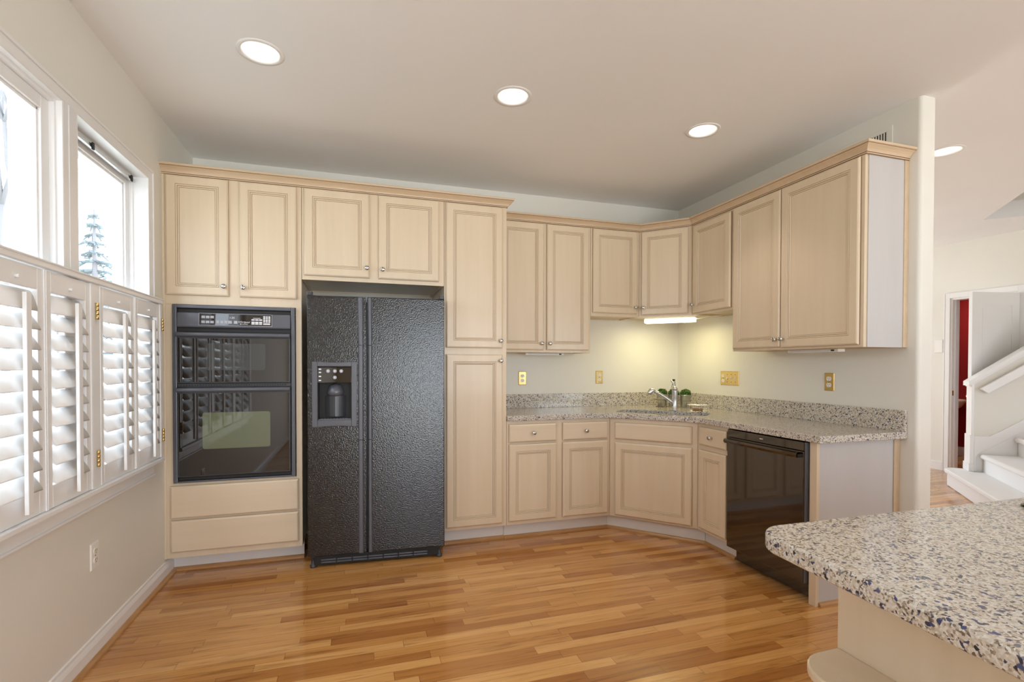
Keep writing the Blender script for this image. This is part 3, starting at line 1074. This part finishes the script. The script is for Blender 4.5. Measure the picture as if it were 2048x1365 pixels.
# 11. upper cabinets
UF = -0.309
ua = thing('wall_cabinet', 'bleached-maple two-door wall cabinet next to the pantry, above the left counter', 'cabinet', (W3, UF, 0))
wu = 2.948 - W3
carcass(ua, wu, 1.383, 2.43, 0.306)
door(ua, 0.024, 0.393, 1.403, 2.411, (0.372, 1.455))
door(ua, 0.420, 0.789, 1.403, 2.411, (0.441, 1.455))
ub = thing('wall_cabinet', 'short single-door bleached-maple wall cabinet left of the angled corner cabinet', 'cabinet', (2.948, UF, 0))
wu2 = 3.405 - 2.948
carcass(ub, wu2, 1.689, 2.43, 0.306)
door(ub, 0.017, 0.430, 1.717, 2.411, (0.409, 1.770))
UA, UB = Vector((3.405, UF)), Vector((3.707, -0.6145))
uang = math.atan2(UB.y - UA.y, UB.x - UA.x)
ul = (UB - UA).length
uc = thing('corner_wall_cabinet', 'angled bleached-maple corner wall cabinet with the lit lamp beneath it', 'cabinet', (UA.x, UA.y, 0), uang)
G().box(0, ul, 0, 0.019, 1.689, 2.43).make('face_frame', MAPLE, uc, 0.0012)
inv2 = Matrix.Rotation(-uang, 2)
cp_ = [inv2 @ (Vector(p) - UA) for p in [(3.42, -0.30), (3.70, -0.585), (3.70 + 0.015, -0.6), (4.015, -0.6), (4.015, -0.005), (3.408, -0.005)]]
g = G()
g.prism([(p.x, p.y) for p in cp_], 1.70, 2.428)
g.make('carcass', MAPLE, uc)
door(uc, 0.022, 0.400, 1.707, 2.409, (0.046, 1.768))
ud = thing('wall_cabinet', 'short single-door bleached-maple wall cabinet right of the angled corner cabinet', 'cabinet', (3.707, -0.6145, 0), R(-90))
wd = 1.0805 - 0.6145
carcass(ud, wd, 1.689, 2.43, 0.31)
door(ud, 0.028, 0.450, 1.706, 2.402, (0.046, 1.768))
ue = thing('wall_cabinet', 'large two-door bleached-maple wall cabinet at the free end of the right wall', 'cabinet', (3.707, -1.0805, 0), R(-90))
we = 2.0554 - 1.0805
carcass(ue, we, 1.383, 2.43, 0.310)
door(ue, 0.013, 0.431, 1.401, 2.411, (0.408, 1.450))
door(ue, 0.437, 0.954, 1.397, 2.411, (0.462, 1.450))
G().box(we - 0.001, we + 0.004, 0.021, 0.312, 1.383, 2.415).make('side_skin', SIDE, ue)
G().box(we, we + 0.010, 0.282, 0.313, 1.383, 2.415).make('scribe_moulding', CROWN, ue, 0.002)

# crown mouldings
CP = [(0.0, 2.416), (0.005, 2.415), (0.008, 2.418), (0.008, 2.424), (0.012, 2.426), (0.013, 2.431), (0.018, 2.439), (0.027, 2.448), (0.037, 2.454), (0.041, 2.457), (0.041, 2.460), (0.046, 2.462), (0.048, 2.467), (0.047, 2.473), (0.0, 2.473)]
o = G().sweep([(0.0, T), (W3, T), (W3, -0.360)], CP, 0, (1, 3, 9)).make('crown_moulding', [CROWN, GLAZE_SHADE])
tag(o, 'honey maple crown moulding along the top of the tall cabinets', 'moulding')
o = G().sweep([(W3 + 0.050, UF), (UA.x, UA.y), (UB.x, UB.y), (3.707, -2.0596), (WX - 0.002, -2.0596)], CP, 0, (1, 3, 9)).make('crown_moulding', [CROWN, GLAZE_SHADE])
tag(o, 'honey maple crown moulding around the corner wall cabinets to the free wall end', 'moulding')

# ------------------------------------------------------------------ countertop, sink, tap
ct = thing('countertop', 'speckled stone L-shaped countertop with backsplash along the back and right walls', 'countertop', (0, 0, 0.876))
TH = 0.038
tv = (CB - CA).normalized()
nv = Vector((-tv.y, tv.x))


def dpt(t, n):
    p = CA + tv * t + nv * n
    return (p.x, p.y)


OV = 0.026
c1, c2 = dpt(0.0, -OV), dpt(dl, -OV)
front = [(W3 + 0.001, T - OV)]
kx1 = (W4 - 0.008, T - OV)
outer = [(W3 + 0.001, -0.001), (W3 + 0.001, T - OV), (W4 - 0.10, T - OV), (W4 - 0.035, T - OV - 0.006), dpt(0.045, -OV), dpt(dl - 0.06, -OV), (XR - OV - 0.004, -1.115), (XR - OV, -1.16), (XR - OV, -2.068), (XR - OV + 0.004, -2.072), (WX - 0.001, -2.072), (WX - 0.001, -0.001)]
hole = [dpt(*p) for p in rrect(0.0, 0.69, 0.085, 0.375, 0.07, 6)]
G().sheet([outer, hole], 0.0, TH).make('worktop', STONE, ct, 0.006, 3)
G().box(W3 + 0.001, WX - 0.021, -0.021, -0.001, TH, 0.156).make('backsplash', STONE, ct, 0.002)
G().box(WX - 0.021, WX - 0.001, -2.072, -0.001, TH, 0.156).make('backsplash', STONE, ct, 0.002)

snk = thing('sink', 'stainless steel undermount sink in the corner of the stone countertop', 'sink', (CA.x, CA.y, 0.8755), dang)
g = G()
lv = [(0.012, 0.0), (-0.004, 0.0), (-0.004, -0.004), (-0.012, -0.15), (-0.05, -0.185), (-0.14, -0.19)]
prev = None
for off, z in lv:
    rr_ = max(0.012, 0.07 + off)
    ring = [g.bm.verts.new((p[0], p[1], z)) for p in rrect(0.0 - off, 0.69 + off, 0.085 - off, 0.375 + off, rr_, 6)]
    if prev:
        for i in range(len(ring)):
            f = g.bm.faces.new((prev[i], prev[(i + 1) % len(ring)], ring[(i + 1) % len(ring)], ring[i])); f.smooth = True
    prev = ring
g.bm.faces.new(prev)
g.make('basin', STEEL, snk)
G().lathe([(0.042, -0.1895), (0.042, -0.187), (0.03, -0.186), (0.028, -0.1885)], (0.345, 0.23, 0), 'z', 20).make('drain', CHROME, snk)

fx, fy = dpt(0.401, 0.425)
tp = thing('kitchen_faucet', 'brushed steel pull-out kitchen faucet behind the corner sink', 'faucet', (fx, fy, 0.9145))
g = G()
g.lathe([(0.027, 0.0), (0.027, 0.006), (0.0225, 0.012), (0.0215, 0.10), (0.0225, 0.104), (0.0225, 0.155), (0.023, 0.160), (0.023, 0.166)], (0, 0, 0), 'z', 24)
g.make('body', STEEL, tp)
g = G()
g.lathe([(0.022, 0.168), (0.0225, 0.178), (0.019, 0.190), (0.010, 0.196)], (0, 0, 0), 'z', 20)
g.tube([(0.0, 0.0, 0.190), (-0.004, 0.012, 0.215), (-0.012, 0.03, 0.243)], [0.006, 0.005, 0.007], 8)
g.make('lever', STEEL, tp)
sd = Vector((-0.94, 0.30, 0)).normalized()
pp = [sd * 0.012 + Vector((0, 0, 0.045)), sd * 0.035 + Vector((0, 0, 0.078)), sd * 0.07 + Vector((0, 0, 0.104)), sd * 0.12 + Vector((0, 0, 0.134)), sd * 0.165 + Vector((0, 0, 0.158))]
G().tube(pp, [0.015, 0.0145, 0.014, 0.0135, 0.0135], 14).make('spout', STEEL, tp)
q0 = pp[-1]
G().tube([q0 - sd * 0.004 + Vector((0, 0, -0.001)), q0 + sd * 0.012 + Vector((0, 0, 0.004)), q0 + sd * 0.028 + Vector((0, 0, 0.003)), q0 + sd * 0.038 + Vector((0, 0, -0.014)), q0 + sd * 0.040 + Vector((0, 0, -0.030))], [0.0145, 0.0185, 0.0225, 0.0225, 0.020], 16).make('spray_head', CHROME, tp)

# pots in a wire caddy
pot_pts = [(3.686, -0.239), (3.752, -0.314), (3.818, -0.389)]
pot_lab = ['small galvanised pot of boxwood left of the faucet', 'small galvanised pot of boxwood hidden behind the faucet, middle of three', 'small galvanised pot of boxwood right of the faucet']
cadd = thing('wire_caddy', 'dark wire caddy with a tall looped handle holding three small pots', 'caddy', (3.752, -0.314, 0.9145), R(-48.7))
g = G()
for z in (0.004, 0.062):
    g.tube([(p[0], p[1], z) for p in rrect(-0.152, 0.152, -0.053, 0.053, 0.045, 5)], 0.0016, 6, closed=True)
for xx in (-0.12, -0.045, 0.045, 0.12):
    for yy in (-0.053, 0.053):
        g.tube([(xx, yy, 0.004), (xx, yy, 0.062)], 0.0014, 6)
g.tube([(-0.12, -0.053, 0.003), (-0.12, 0.053, 0.003)], 0.0014, 6)
g.tube([(0.12, -0.053, 0.003), (0.12, 0.053, 0.003)], 0.0014, 6)
g.make('basket', WIRE, cadd)
g = G()
for yy in (-0.053, 0.053):
    g.tube([(-0.045, yy, 0.062), (-0.018, yy * 0.5, 0.15), (-0.006, 0, 0.235)], 0.0016, 6)
    g.tube([(0.045, yy, 0.062), (0.018, yy * 0.5, 0.15), (0.006, 0, 0.235)], 0.0016, 6)
g.lathe([(0.004, 0.228), (0.012, 0.233), (0.013, 0.241), (0.008, 0.247)], (0, 0, 0), 'z', 12)
g.make('handle', WIRE, cadd)


def plant_mesh(seed):
    rnd = random.Random(seed)
    g = G()
    for k in range(420):
        t, ph = rnd.uniform(0, 6.283), math.acos(rnd.uniform(-0.15, 1))
        rr_ = 0.043 * rnd.uniform(0.82, 1.06)
        c = Vector((rr_ * math.sin(ph) * math.cos(t), rr_ * math.sin(ph) * math.sin(t), 0.112 + rr_ * 0.95 * math.cos(ph)))
        a = Vector((rnd.uniform(-1, 1), rnd.uniform(-1, 1), rnd.uniform(-1, 1))).normalized()
        b = a.cross(Vector((rnd.uniform(-1, 1), rnd.uniform(-1, 1), rnd.uniform(-1, 1)))).normalized()
        L, w = 0.0085, 0.0045
        g.face([c - a * L, c - b * w, c + a * L, c + b * w], rnd.choice((0, 0, 1)))
    g.lathe([(0.034, 0.098), (0.036, 0.115), (0.028, 0.135), (0.008, 0.148)], n=12, m=1)
    return g


mp_ = mg_ = None
for i, (px, py) in enumerate(pot_pts):
    root = thing('potted_boxwood', pot_lab[i], 'potted plant', (px, py, 0.9205), 0.7 * i, 'boxwood pots in the wire caddy')
    if mp_ is None:
        a = G().lathe([(0.034, 0.0), (0.036, 0.002), (0.0450, 0.100), (0.0485, 0.101), (0.0485, 0.105), (0.043, 0.104), (0.042, 0.092), (0.02, 0.090)], n=24).make('pot', GALV, root)
        b = plant_mesh(3).make('foliage', [LEAF, LEAFD], root)
        mp_, mg_ = a, b
    else:
        for src in (mp_, mg_):
            c = src.copy(); COL.objects.link(c); c.parent = root

wb2 = thing('wire_stand', 'small chrome wire stand on the counter right of the faucet', 'soap stand', (*dpt(0.575, 0.435), 0.9145), dang)
g = G()
for z, r_ in ((0.052, 0.002), (0.003, 0.0014)):
    g.tube([(p[0], p[1], z) for p in rrect(-0.075, 0.075, -0.04, 0.04, 0.015, 4)], r_, 6, closed=True)
for xx in (-0.072, -0.024, 0.024, 0.072):
    for yy in (-0.04, 0.04):
        g.tube([(xx, yy, 0.003), (xx, yy, 0.052)], 0.0014, 6)
for yy in (-0.02, 0.0, 0.02):
    g.tube([(-0.075, yy, 0.052), (0.075, yy, 0.052)], 0.0014, 6)
g.make('wire_frame', CHROME, wb2)
o = G().prism(rrect(-0.038, 0.038, -0.022, 0.022, 0.012, 4), 0.0, 0.026).make('soap_bar', SPONGE, None, 0.005, loc=(*dpt(0.575, 0.435), 0.9165), rotz=dang)
tag(o, 'brown soap bar inside the small wire stand', 'soap')

# ------------------------------------------------------------------ lamps
lamp_labels = ['recessed ceiling light nearest the window', 'recessed ceiling light above the middle of the kitchen', 'recessed ceiling light nearest the corner sink', 'recessed ceiling light in the hall, half hidden by the wall end']
for (x, y), lab in zip(CANS, lamp_labels):
    root = thing('recessed_light', 'round white ' + lab, 'ceiling light', (x, y, H), 0, 'recessed ceiling lights')
    G().lathe([(0.080, 0.010), (0.082, -0.001), (0.086, -0.004), (0.102, -0.003), (0.104, 0.0), (0.088, 0.0005), (0.0865, 0.010)], n=40, caps=False).make('trim_ring', WHITE, root)
    G().lathe([(0.083, -0.001), (0.079, 0.030), (0.071, 0.062), (0.064, 0.080), (0.060, 0.081), (0.060, 0.096)], n=40, caps=False).make('baffle', CANW, root)
    G().lathe([(0.001, 0.084), (0.030, 0.084), (0.058, 0.088), (0.060, 0.094), (0.001, 0.095)], n=32).make('bulb', BULB, root)
    ld = bpy.data.lights.new('can_lamp', 'SPOT')
    ld.energy = 14; ld.color = (1.0, 0.90, 0.78); ld.spot_size = R(84); ld.spot_blend = 0.5; ld.shadow_soft_size = 0.03
    lo_ = bpy.data.objects.new('can_lamp', ld); lo_.location = (x, y, H + 0.078); COL.objects.link(lo_)
# lit lamp under the corner cabinet
ulamp = thing('under_cabinet_lamp', 'lit white fluorescent lamp under the angled corner wall cabinet', 'lamp', (UA.x, UA.y, 1.689), uang)
G().box(0.030, 0.452, 0.055, 0.135, -0.014, -0.001).make('housing', WPLAST, ulamp, 0.003)
G().prism([(0.050, -0.014), (0.046, -0.036), (0.054, -0.046), (0.128, -0.046), (0.134, -0.040), (0.136, -0.014)], 0.034, 0.446, 'x').make('diffuser', TUBE, ulamp, 0.004)
G().lathe([(0.005, -0.046), (0.005, -0.051)], (0.36, 0.09, 0), 'z', 10).make('switch', WPLAST, ulamp)
lo = area('under_cabinet_glow', (*[(UA + (UB - UA).normalized() * 0.24 + Vector((-(UB - UA).y, (UB - UA).x)).normalized() * 0.10)[k] for k in (0, 1)], 1.64), (0, 0, uang), 0.40, 0.07, 2.2, (1.0, 0.88, 0.42))
cpts = [(UB - UA).normalized() * 0.455 + Vector((-(UB - UA).y, (UB - UA).x)).normalized() * 0.09 + UA]
p0 = Vector((cpts[0].x, cpts[0].y, 1.668))
g = G()
g.tube([p0, p0 + Vector((0.03, -0.05, 0.005)), p0 + Vector((0.06, -0.14, 0.012)), p0 + Vector((0.10, -0.24, 0.016)), p0 + Vector((0.14, -0.32, 0.019))], 0.003, 8)
o = g.make('power_cord', IVORY)
tag(o, 'thin pale cord running from the lit under-cabinet lamp along the cabinet underside', 'cord')


def strip(loc, rotz, w, lab):
    root = thing('under_cabinet_lamp', lab, 'lamp', loc, rotz, 'unlit under-cabinet strips')
    G().box(0, w, 0, 0.055, -0.019, -0.001).make('housing', WPLAST, root, 0.003)
    G().box(0.02, w - 0.06, -0.002, 0.0, -0.016, -0.005).make('diffuser', PRINT, root)
    G().box(w - 0.045, w - 0.025, -0.003, 0.0, -0.015, -0.006).make('switch', DARK, root)


strip((3.80, -1.47, 1.383), R(-90), 0.36, 'thin unlit lamp strip under the large wall cabinet on the right wall')
strip((2.42, -0.20, 1.383), 0, 0.34, 'thin unlit lamp strip under the wall cabinet beside the pantry')

# ------------------------------------------------------------------ wall plates
def outlet_faces(g, cx, m=1, y=-0.005):
    for cz in (0.020, -0.020):
        pts_ = [(cx + 0.0165 * math.cos(R(a)), cz + min(0.0135, max(-0.0135, 0.0165 * math.sin(R(a))))) for a in range(0, 360, 15)]
        g.prism(pts_, y, y - 0.003, 'y', m)
        for sx in (-0.006, 0.006):
            g.box(cx + sx - 0.001, cx + sx + 0.001, y - 0.0034, y - 0.002, cz + 0.000, cz + 0.008, 2)
        g.box(cx - 0.002, cx + 0.002, y - 0.0034, y - 0.002, cz - 0.009, cz - 0.005, 2)
    g.box(cx - 0.002, cx + 0.002, y - 0.0015, y + 0.001, -0.002, 0.002, 2)


def outlet(loc, rotz, pm, fm, lab):
    root = thing('wall_outlet', lab, 'wall outlet', loc, rotz)
    G().rings(-0.0355, 0.0355, -0.058, 0.058, [(0, 0), (0, -0.001), (0.004, -0.005), (0.008, -0.005)]).make('cover_plate', pm, root)
    g = G(); outlet_faces(g, 0.0, 0)
    for f in g.bm.faces:
        f.material_index = 1 if f.material_index == 2 else 0
    g.make('receptacle', [fm, DARK], root)
    return root


outlet((0.0, -1.435, 0.446), R(90), WPLAST, IVORY, 'white duplex outlet low on the wall under the shutters')
outlet((2.458, 0.0, 1.169), 0, BRASS, WPLAST, 'brass-plated outlet on the back wall near the pantry')
outlet((3.190, 0.0, 1.173), 0, BRASS, IVORY, 'brass-plated outlet on the back wall left of the faucet')
outlet((WX, -1.592, 1.176), R(-90), BRASS, WPLAST, 'brass-plated outlet on the right wall above the dishwasher')
sw = thing('switch_plate', 'wide brass plate with one outlet and three toggle switches on the right wall', 'switch plate', (WX, -0.690, 1.176), R(-90))
G().rings(-0.105, 0.105, -0.058, 0.058, [(0, 0), (0, -0.001), (0.004, -0.005), (0.008, -0.005)]).make('cover_plate', BRASS, sw)
g = G(); outlet_faces(g, -0.069, 0)
for f in g.bm.faces:
    f.material_index = 1 if f.material_index == 2 else 0
g.make('receptacle', [IVORY, DARK], sw)
for k, up_ in enumerate((-1, 1, 1)):
    cx = -0.023 + 0.046 * k
    g = G()
    g.box(cx - 0.005, cx + 0.005, -0.0055, -0.004, -0.012, 0.012, 0)
    g.prism([(-0.005, -0.005), (-0.017, up_ * 0.009 - 0.003), (-0.017, up_ * 0.009 + 0.003), (-0.005, 0.005)], cx - 0.0035, cx + 0.0035, 'x', 0)
    for sz in (-0.03, 0.03):
        g.lathe([(0.003, -0.0045), (0.003, -0.0062)], (cx, 0, sz), 'y', 10, 1)
    g.make('toggle_switch', [IVORY, WIRE], sw)
# air register above the right cabinet
vg = thing('air_register', 'small air register grille on the right wall just above the end cabinet crown', 'vent', (WX, -1.815, 2.584), R(-90))
ringg = G()
ringbox(ringg, -0.16, 0.16, -0.07, 0.07, -0.13, 0.13, -0.045, 0.045, -0.006, -0.0005)
ringg.make('frame', WALLP, vg, 0.002)
G().box(-0.13, 0.13, -0.0015, -0.0005, -0.045, 0.045).make('duct_opening', DARK, vg)
for k in range(17):
    xx = -0.125 + k * 0.0156
    G().box(xx, xx + 0.006, -0.005, -0.001, -0.045, 0.045).make('vane', WALLP, vg)

# ------------------------------------------------------------------ island
isl = thing('kitchen_island', 'pale wooden island base with a rounded open end shelf, lower right', 'island', (0, 0, 0))
G().box(2.19, 3.75, -4.05, -3.175, 0.10, 0.874).make('cabinet_body', MAPLE, isl, 0.003)
G().box(2.25, 3.70, -4.0, -3.25, 0.0, 0.10).make('toe_kick', SIDE, isl)
G().box(2.176, 2.19, -4.06, -3.170, 0.0, 0.874).make('end_skin', MAPLE, isl, 0.002)
for zz in (0.60, 0.30, 0.0):
    t_ = 0.022
    pts_ = [(2.176, -3.172)]
    for i in range(9):
        a = R(90 + 90 * i / 8)
        pts_.append((2.115 + 0.085 * math.cos(a), -3.172 - 0.085 + 0.085 * math.sin(a)))
    pts_ += [(2.03, -4.02), (2.176, -4.05)]
    G().prism(pts_, zz, zz + t_).make('end_shelf', MAPLE, isl, 0.004)
it = thing('island_countertop', 'speckled stone island countertop with a rounded corner, lower right foreground', 'countertop', (0, 0, 0.876))
cc = (2.03, -3.215)
pts_ = [(3.9, -3.165)]
for i in range(11):
    a = R(88 + 96 * i / 10)
    pts_.append((cc[0] + 0.08 * math.cos(a), cc[1] + 0.08 * math.sin(a)))
pts_ += [(1.912, -3.65), (1.90, -4.2), (3.9, -4.2)]
G().prism(pts_, 0.0, 0.038).make('worktop', STONE, it, 0.007, 3)
ck = thing('cooktop', 'black glass cooktop on the island countertop, at the right edge of the photo', 'cooktop', (2.75, -3.20, 0.9145))
G().prism(rrect(0.0, 0.75, -0.52, 0.0, 0.03, 5), 0.0, 0.006).make('glass_top', BGLASS, ck, 0.002)
g = G()
for (x, y, r_) in ((0.18, -0.14, 0.075), (0.18, -0.38, 0.1), (0.55, -0.14, 0.1), (0.55, -0.38, 0.075)):
    g.lathe([(r_, 0.0062), (r_, 0.0066), (r_ - 0.004, 0.0066), (r_ - 0.004, 0.0062)], (x, y, 0), 'z', 36, caps=False)
g.make('burner_marks', BUTTON, ck)

# ------------------------------------------------------------------ hall: door, stairs
dr = bpy.data.objects.new('door_1', None); COL.objects.link(dr); struct(dr)
g = G()
cw = 0.062
g.box(XH - 0.018, XH, DY1 + 0.006, DY1 + 0.006 + cw, 0, DZ + 0.07).box(XH - 0.018, XH, DY0 - 0.006 - cw, DY0 - 0.006, 0, DZ + 0.07)
g.box(XH - 0.018, XH, DY0 - 0.006, DY1 + 0.006, DZ + 0.008, DZ + 0.07)
g.box(XH - 0.022, XH - 0.018, DY1 + 0.056, DY1 + 0.068, 0, DZ + 0.07)
g.make('casing', WHITE, dr, 0.003)
g = G()
g.box(XH - 0.002, XH + 0.125, DY1 - 0.014, DY1 + 0.004, 0, DZ).box(XH - 0.002, XH + 0.125, DY0 - 0.004, DY0 + 0.014, 0, DZ).box(XH - 0.002, XH + 0.125, DY0 + .014, DY1 - .014, DZ - 0.014, DZ + 0.004)
g.box(XH + 0.04, XH + 0.075, DY1 - 0.026, DY1 - 0.014, 0, DZ - 0.014).box(XH + 0.04, XH + 0.075, DY0 + 0.014, DY0 + 0.026, 0, DZ - 0.014)
g.make('jamb', WHITE, dr, 0.002)
G().box(XH + 0.008, XH + 0.034, DY1 - 0.0165, DY1 - 0.0135, 0.92, 0.98).make('strike_plate', BRASS, dr)
# open leaf, swung out into the hall
la = math.atan2(0.099, -0.569)
leaf = bpy.data.objects.new('leaf', None)
COL.objects.link(leaf); leaf.parent = dr
leaf.location = (XH - 0.026, -0.540, 0.0); leaf.rotation_euler = (0, 0, la)
LW = 0.585
pan = [(0.11, 0.40, 0.12, 0.74), (0.49, 0.78, 0.12, 0.74), (0.11, 0.40, 0.86, 1.90), (0.49, 0.78, 0.86, 1.90)]
g = G().box(0, LW, -0.013, 0.013, 0.01, 2.068)
xs, zs = [0, 0.095, 0.49, LW], [0.01, 0.14, 0.74, 0.88, 1.93, 2.068]
for i in range(3):
    for j in range(5):
        if i == 1 and j in (1, 3):
            continue
        for sy in (-1, 1):
            g.box(xs[i], xs[i + 1], sy * 0.013, sy * 0.018, zs[j], zs[j + 1])
for i in (1,):
    for j in (1, 3):
        for sy in (-1, 1):
            g.box(xs[i] + 0.035, xs[i + 1] - 0.035, sy * 0.013, sy * 0.0165, zs[j] + 0.035, zs[j + 1] - 0.035)
g.make('leaf_panel', WHITE, leaf)
for sy in (-1, 1):
    G().lathe([(0.026, sy * 0.018), (0.026, sy * 0.022), (0.01, sy * 0.025), (0.01, sy * 0.045), (0.025, sy * 0.055), (0.024, sy * 0.072), (0.01, sy * 0.078)], (LW - 0.065, 0, 0.95), 'y', 16).make('door_knob', BRASS, leaf)
th = thing('thermostat', 'small white wall thermostat in the hall, left of the door casing', 'thermostat', (XH, 0.225, 1.52), R(-90))
G().box(-0.045, 0.045, -0.022, 0, -0.08, 0.08).make('case', WPLAST, th, 0.006)
bs = thing('washbasin', 'bone porcelain washbasin against the red wall, seen through the hall door', 'washbasin', (9.09, 0.84, 0.0), 0)
G().lathe([(0.06, 0.0), (0.09, 0.01), (0.07, 0.08), (0.06, 0.55), (0.09, 0.66)], n=20).make('pedestal', PORC, bs)
G().lathe([(0.08, 0.65), (0.16, 0.70), (0.205, 0.77), (0.215, 0.80), (0.20, 0.805), (0.17, 0.74), (0.05, 0.70)], n=28).make('bowl', PORC, bs)

st_ = thing('staircase', 'white carpeted staircase with a half wall and handrail, in the hall', 'staircase', (P0.x, P0.y, 0), R(-45))
RUN, RISE = 0.26, 0.187
NS = 4
for i in range(NS):
    x0 = RUN * i
    zt = RISE * (i + 1)
    yf = -0.0 if i == 0 else -0.145
    ynear = -1.75
    g = G()
    # riser + body
    g.box(x0, x0 + RUN + (0.03 if i < NS - 1 else 0), ynear, yf - (0.02 if i == 0 else 0), max(0, zt - RISE), zt - 0.05)
    # tread with rolled nosing
    nose = [(x0 - 0.03 + 0.024 - 0.024 * math.cos(R(a)), zt - 0.025 + 0.025 * math.sin(R(a))) for a in range(-80, 91, 17)]
    if i == 0:
        pts_ = []
        rad = 0.09
        for a in range(0, 91, 10):
            pts_.append((x0 - 0.03 + rad - rad * math.sin(R(a)), 0.02 - rad + rad * math.cos(R(a))))
        g.prism([(x0 + 0.17, 0.02)] + pts_ + [(x0 - 0.03, ynear), (x0 + RUN + 0.03, ynear), (x0 + RUN + 0.03, -0.145), (x0 + 0.17, -0.145)], zt - 0.045, zt)
    else:
        g.prism(nose + [(x0 + RUN + 0.03, zt), (x0 + RUN + 0.03, zt - 0.05)], ynear, yf, 'y')
    g.make('step', CARPET, st_, 0.012 if i == 0 else 0.0, 3)
SL = 0.78
XE = 1.02
top = lambda x: 1.10 + (x - 0.17) * SL
G().prism([(0.185, 0.0), (XE, 0.0), (XE, top(XE)), (0.185, top(0.185))], -0.124, 0.0, 'y').make('half_wall', WALLP, st_)
g = G()
g.box(0.160, 0.184, -0.140, 0.012, RISE, 1.09).box(0.150, 0.186, -0.146, 0.018, RISE, 0.565).box(0.142, 0.186, -0.150, 0.030, RISE, 0.27)
g.make('end_post', WHITE, st_, 0.004)
g = G()
g.prism([(0.135, top(0.135)), (XE, top(XE)), (XE, top(XE) + 0.045), (0.135, top(0.135) + 0.045)], -0.150, 0.026, 'y')
g.prism([(0.150, top(0.150) - 0.022), (XE, top(XE) - 0.022), (XE, top(XE)), (0.150, top(0.150))], -0.138, 0.014, 'y')
g.make('wall_cap', WHITE, st_, 0.003)
g = G()
rl = lambda x: 1.052 + (x - 0.21) * 0.74
g.prism([(0.215, rl(0.215) - 0.01), (XE, rl(XE)), (XE, rl(XE) - 0.10), (0.275, rl(0.275) - 0.10)], -0.200, -0.160, 'y')
for xx in (0.36, 0.62, 0.88):
    g.box(xx - 0.02, xx + 0.02, -0.162, -0.124, rl(xx) - 0.075, rl(xx) - 0.035)
g.make('handrail', WHITE, st_, 0.004)
g = G()
sk_ = lambda x: 0.555 + max(0, x - 0.305) * 0.74
ib = lambda x: 0.372 + (x - 0.218) * 0.745
g.prism([(0.186, RISE), (0.186, 0.555), (0.305, 0.555), (XE, sk_(XE)), (XE, ib(XE)), (0.218, 0.372), (0.205, 0.34), (0.205, RISE)], -0.142, -0.124, 'y')
g.prism([(0.205, RISE), (0.205, 0.34), (0.218, 0.372), (XE, ib(XE)), (XE, 0.0), (0.28, 0.0), (0.205, RISE - 0.05)], -0.132, -0.124, 'y')
g.make('skirt_board', WHITE, st_, 0.003)
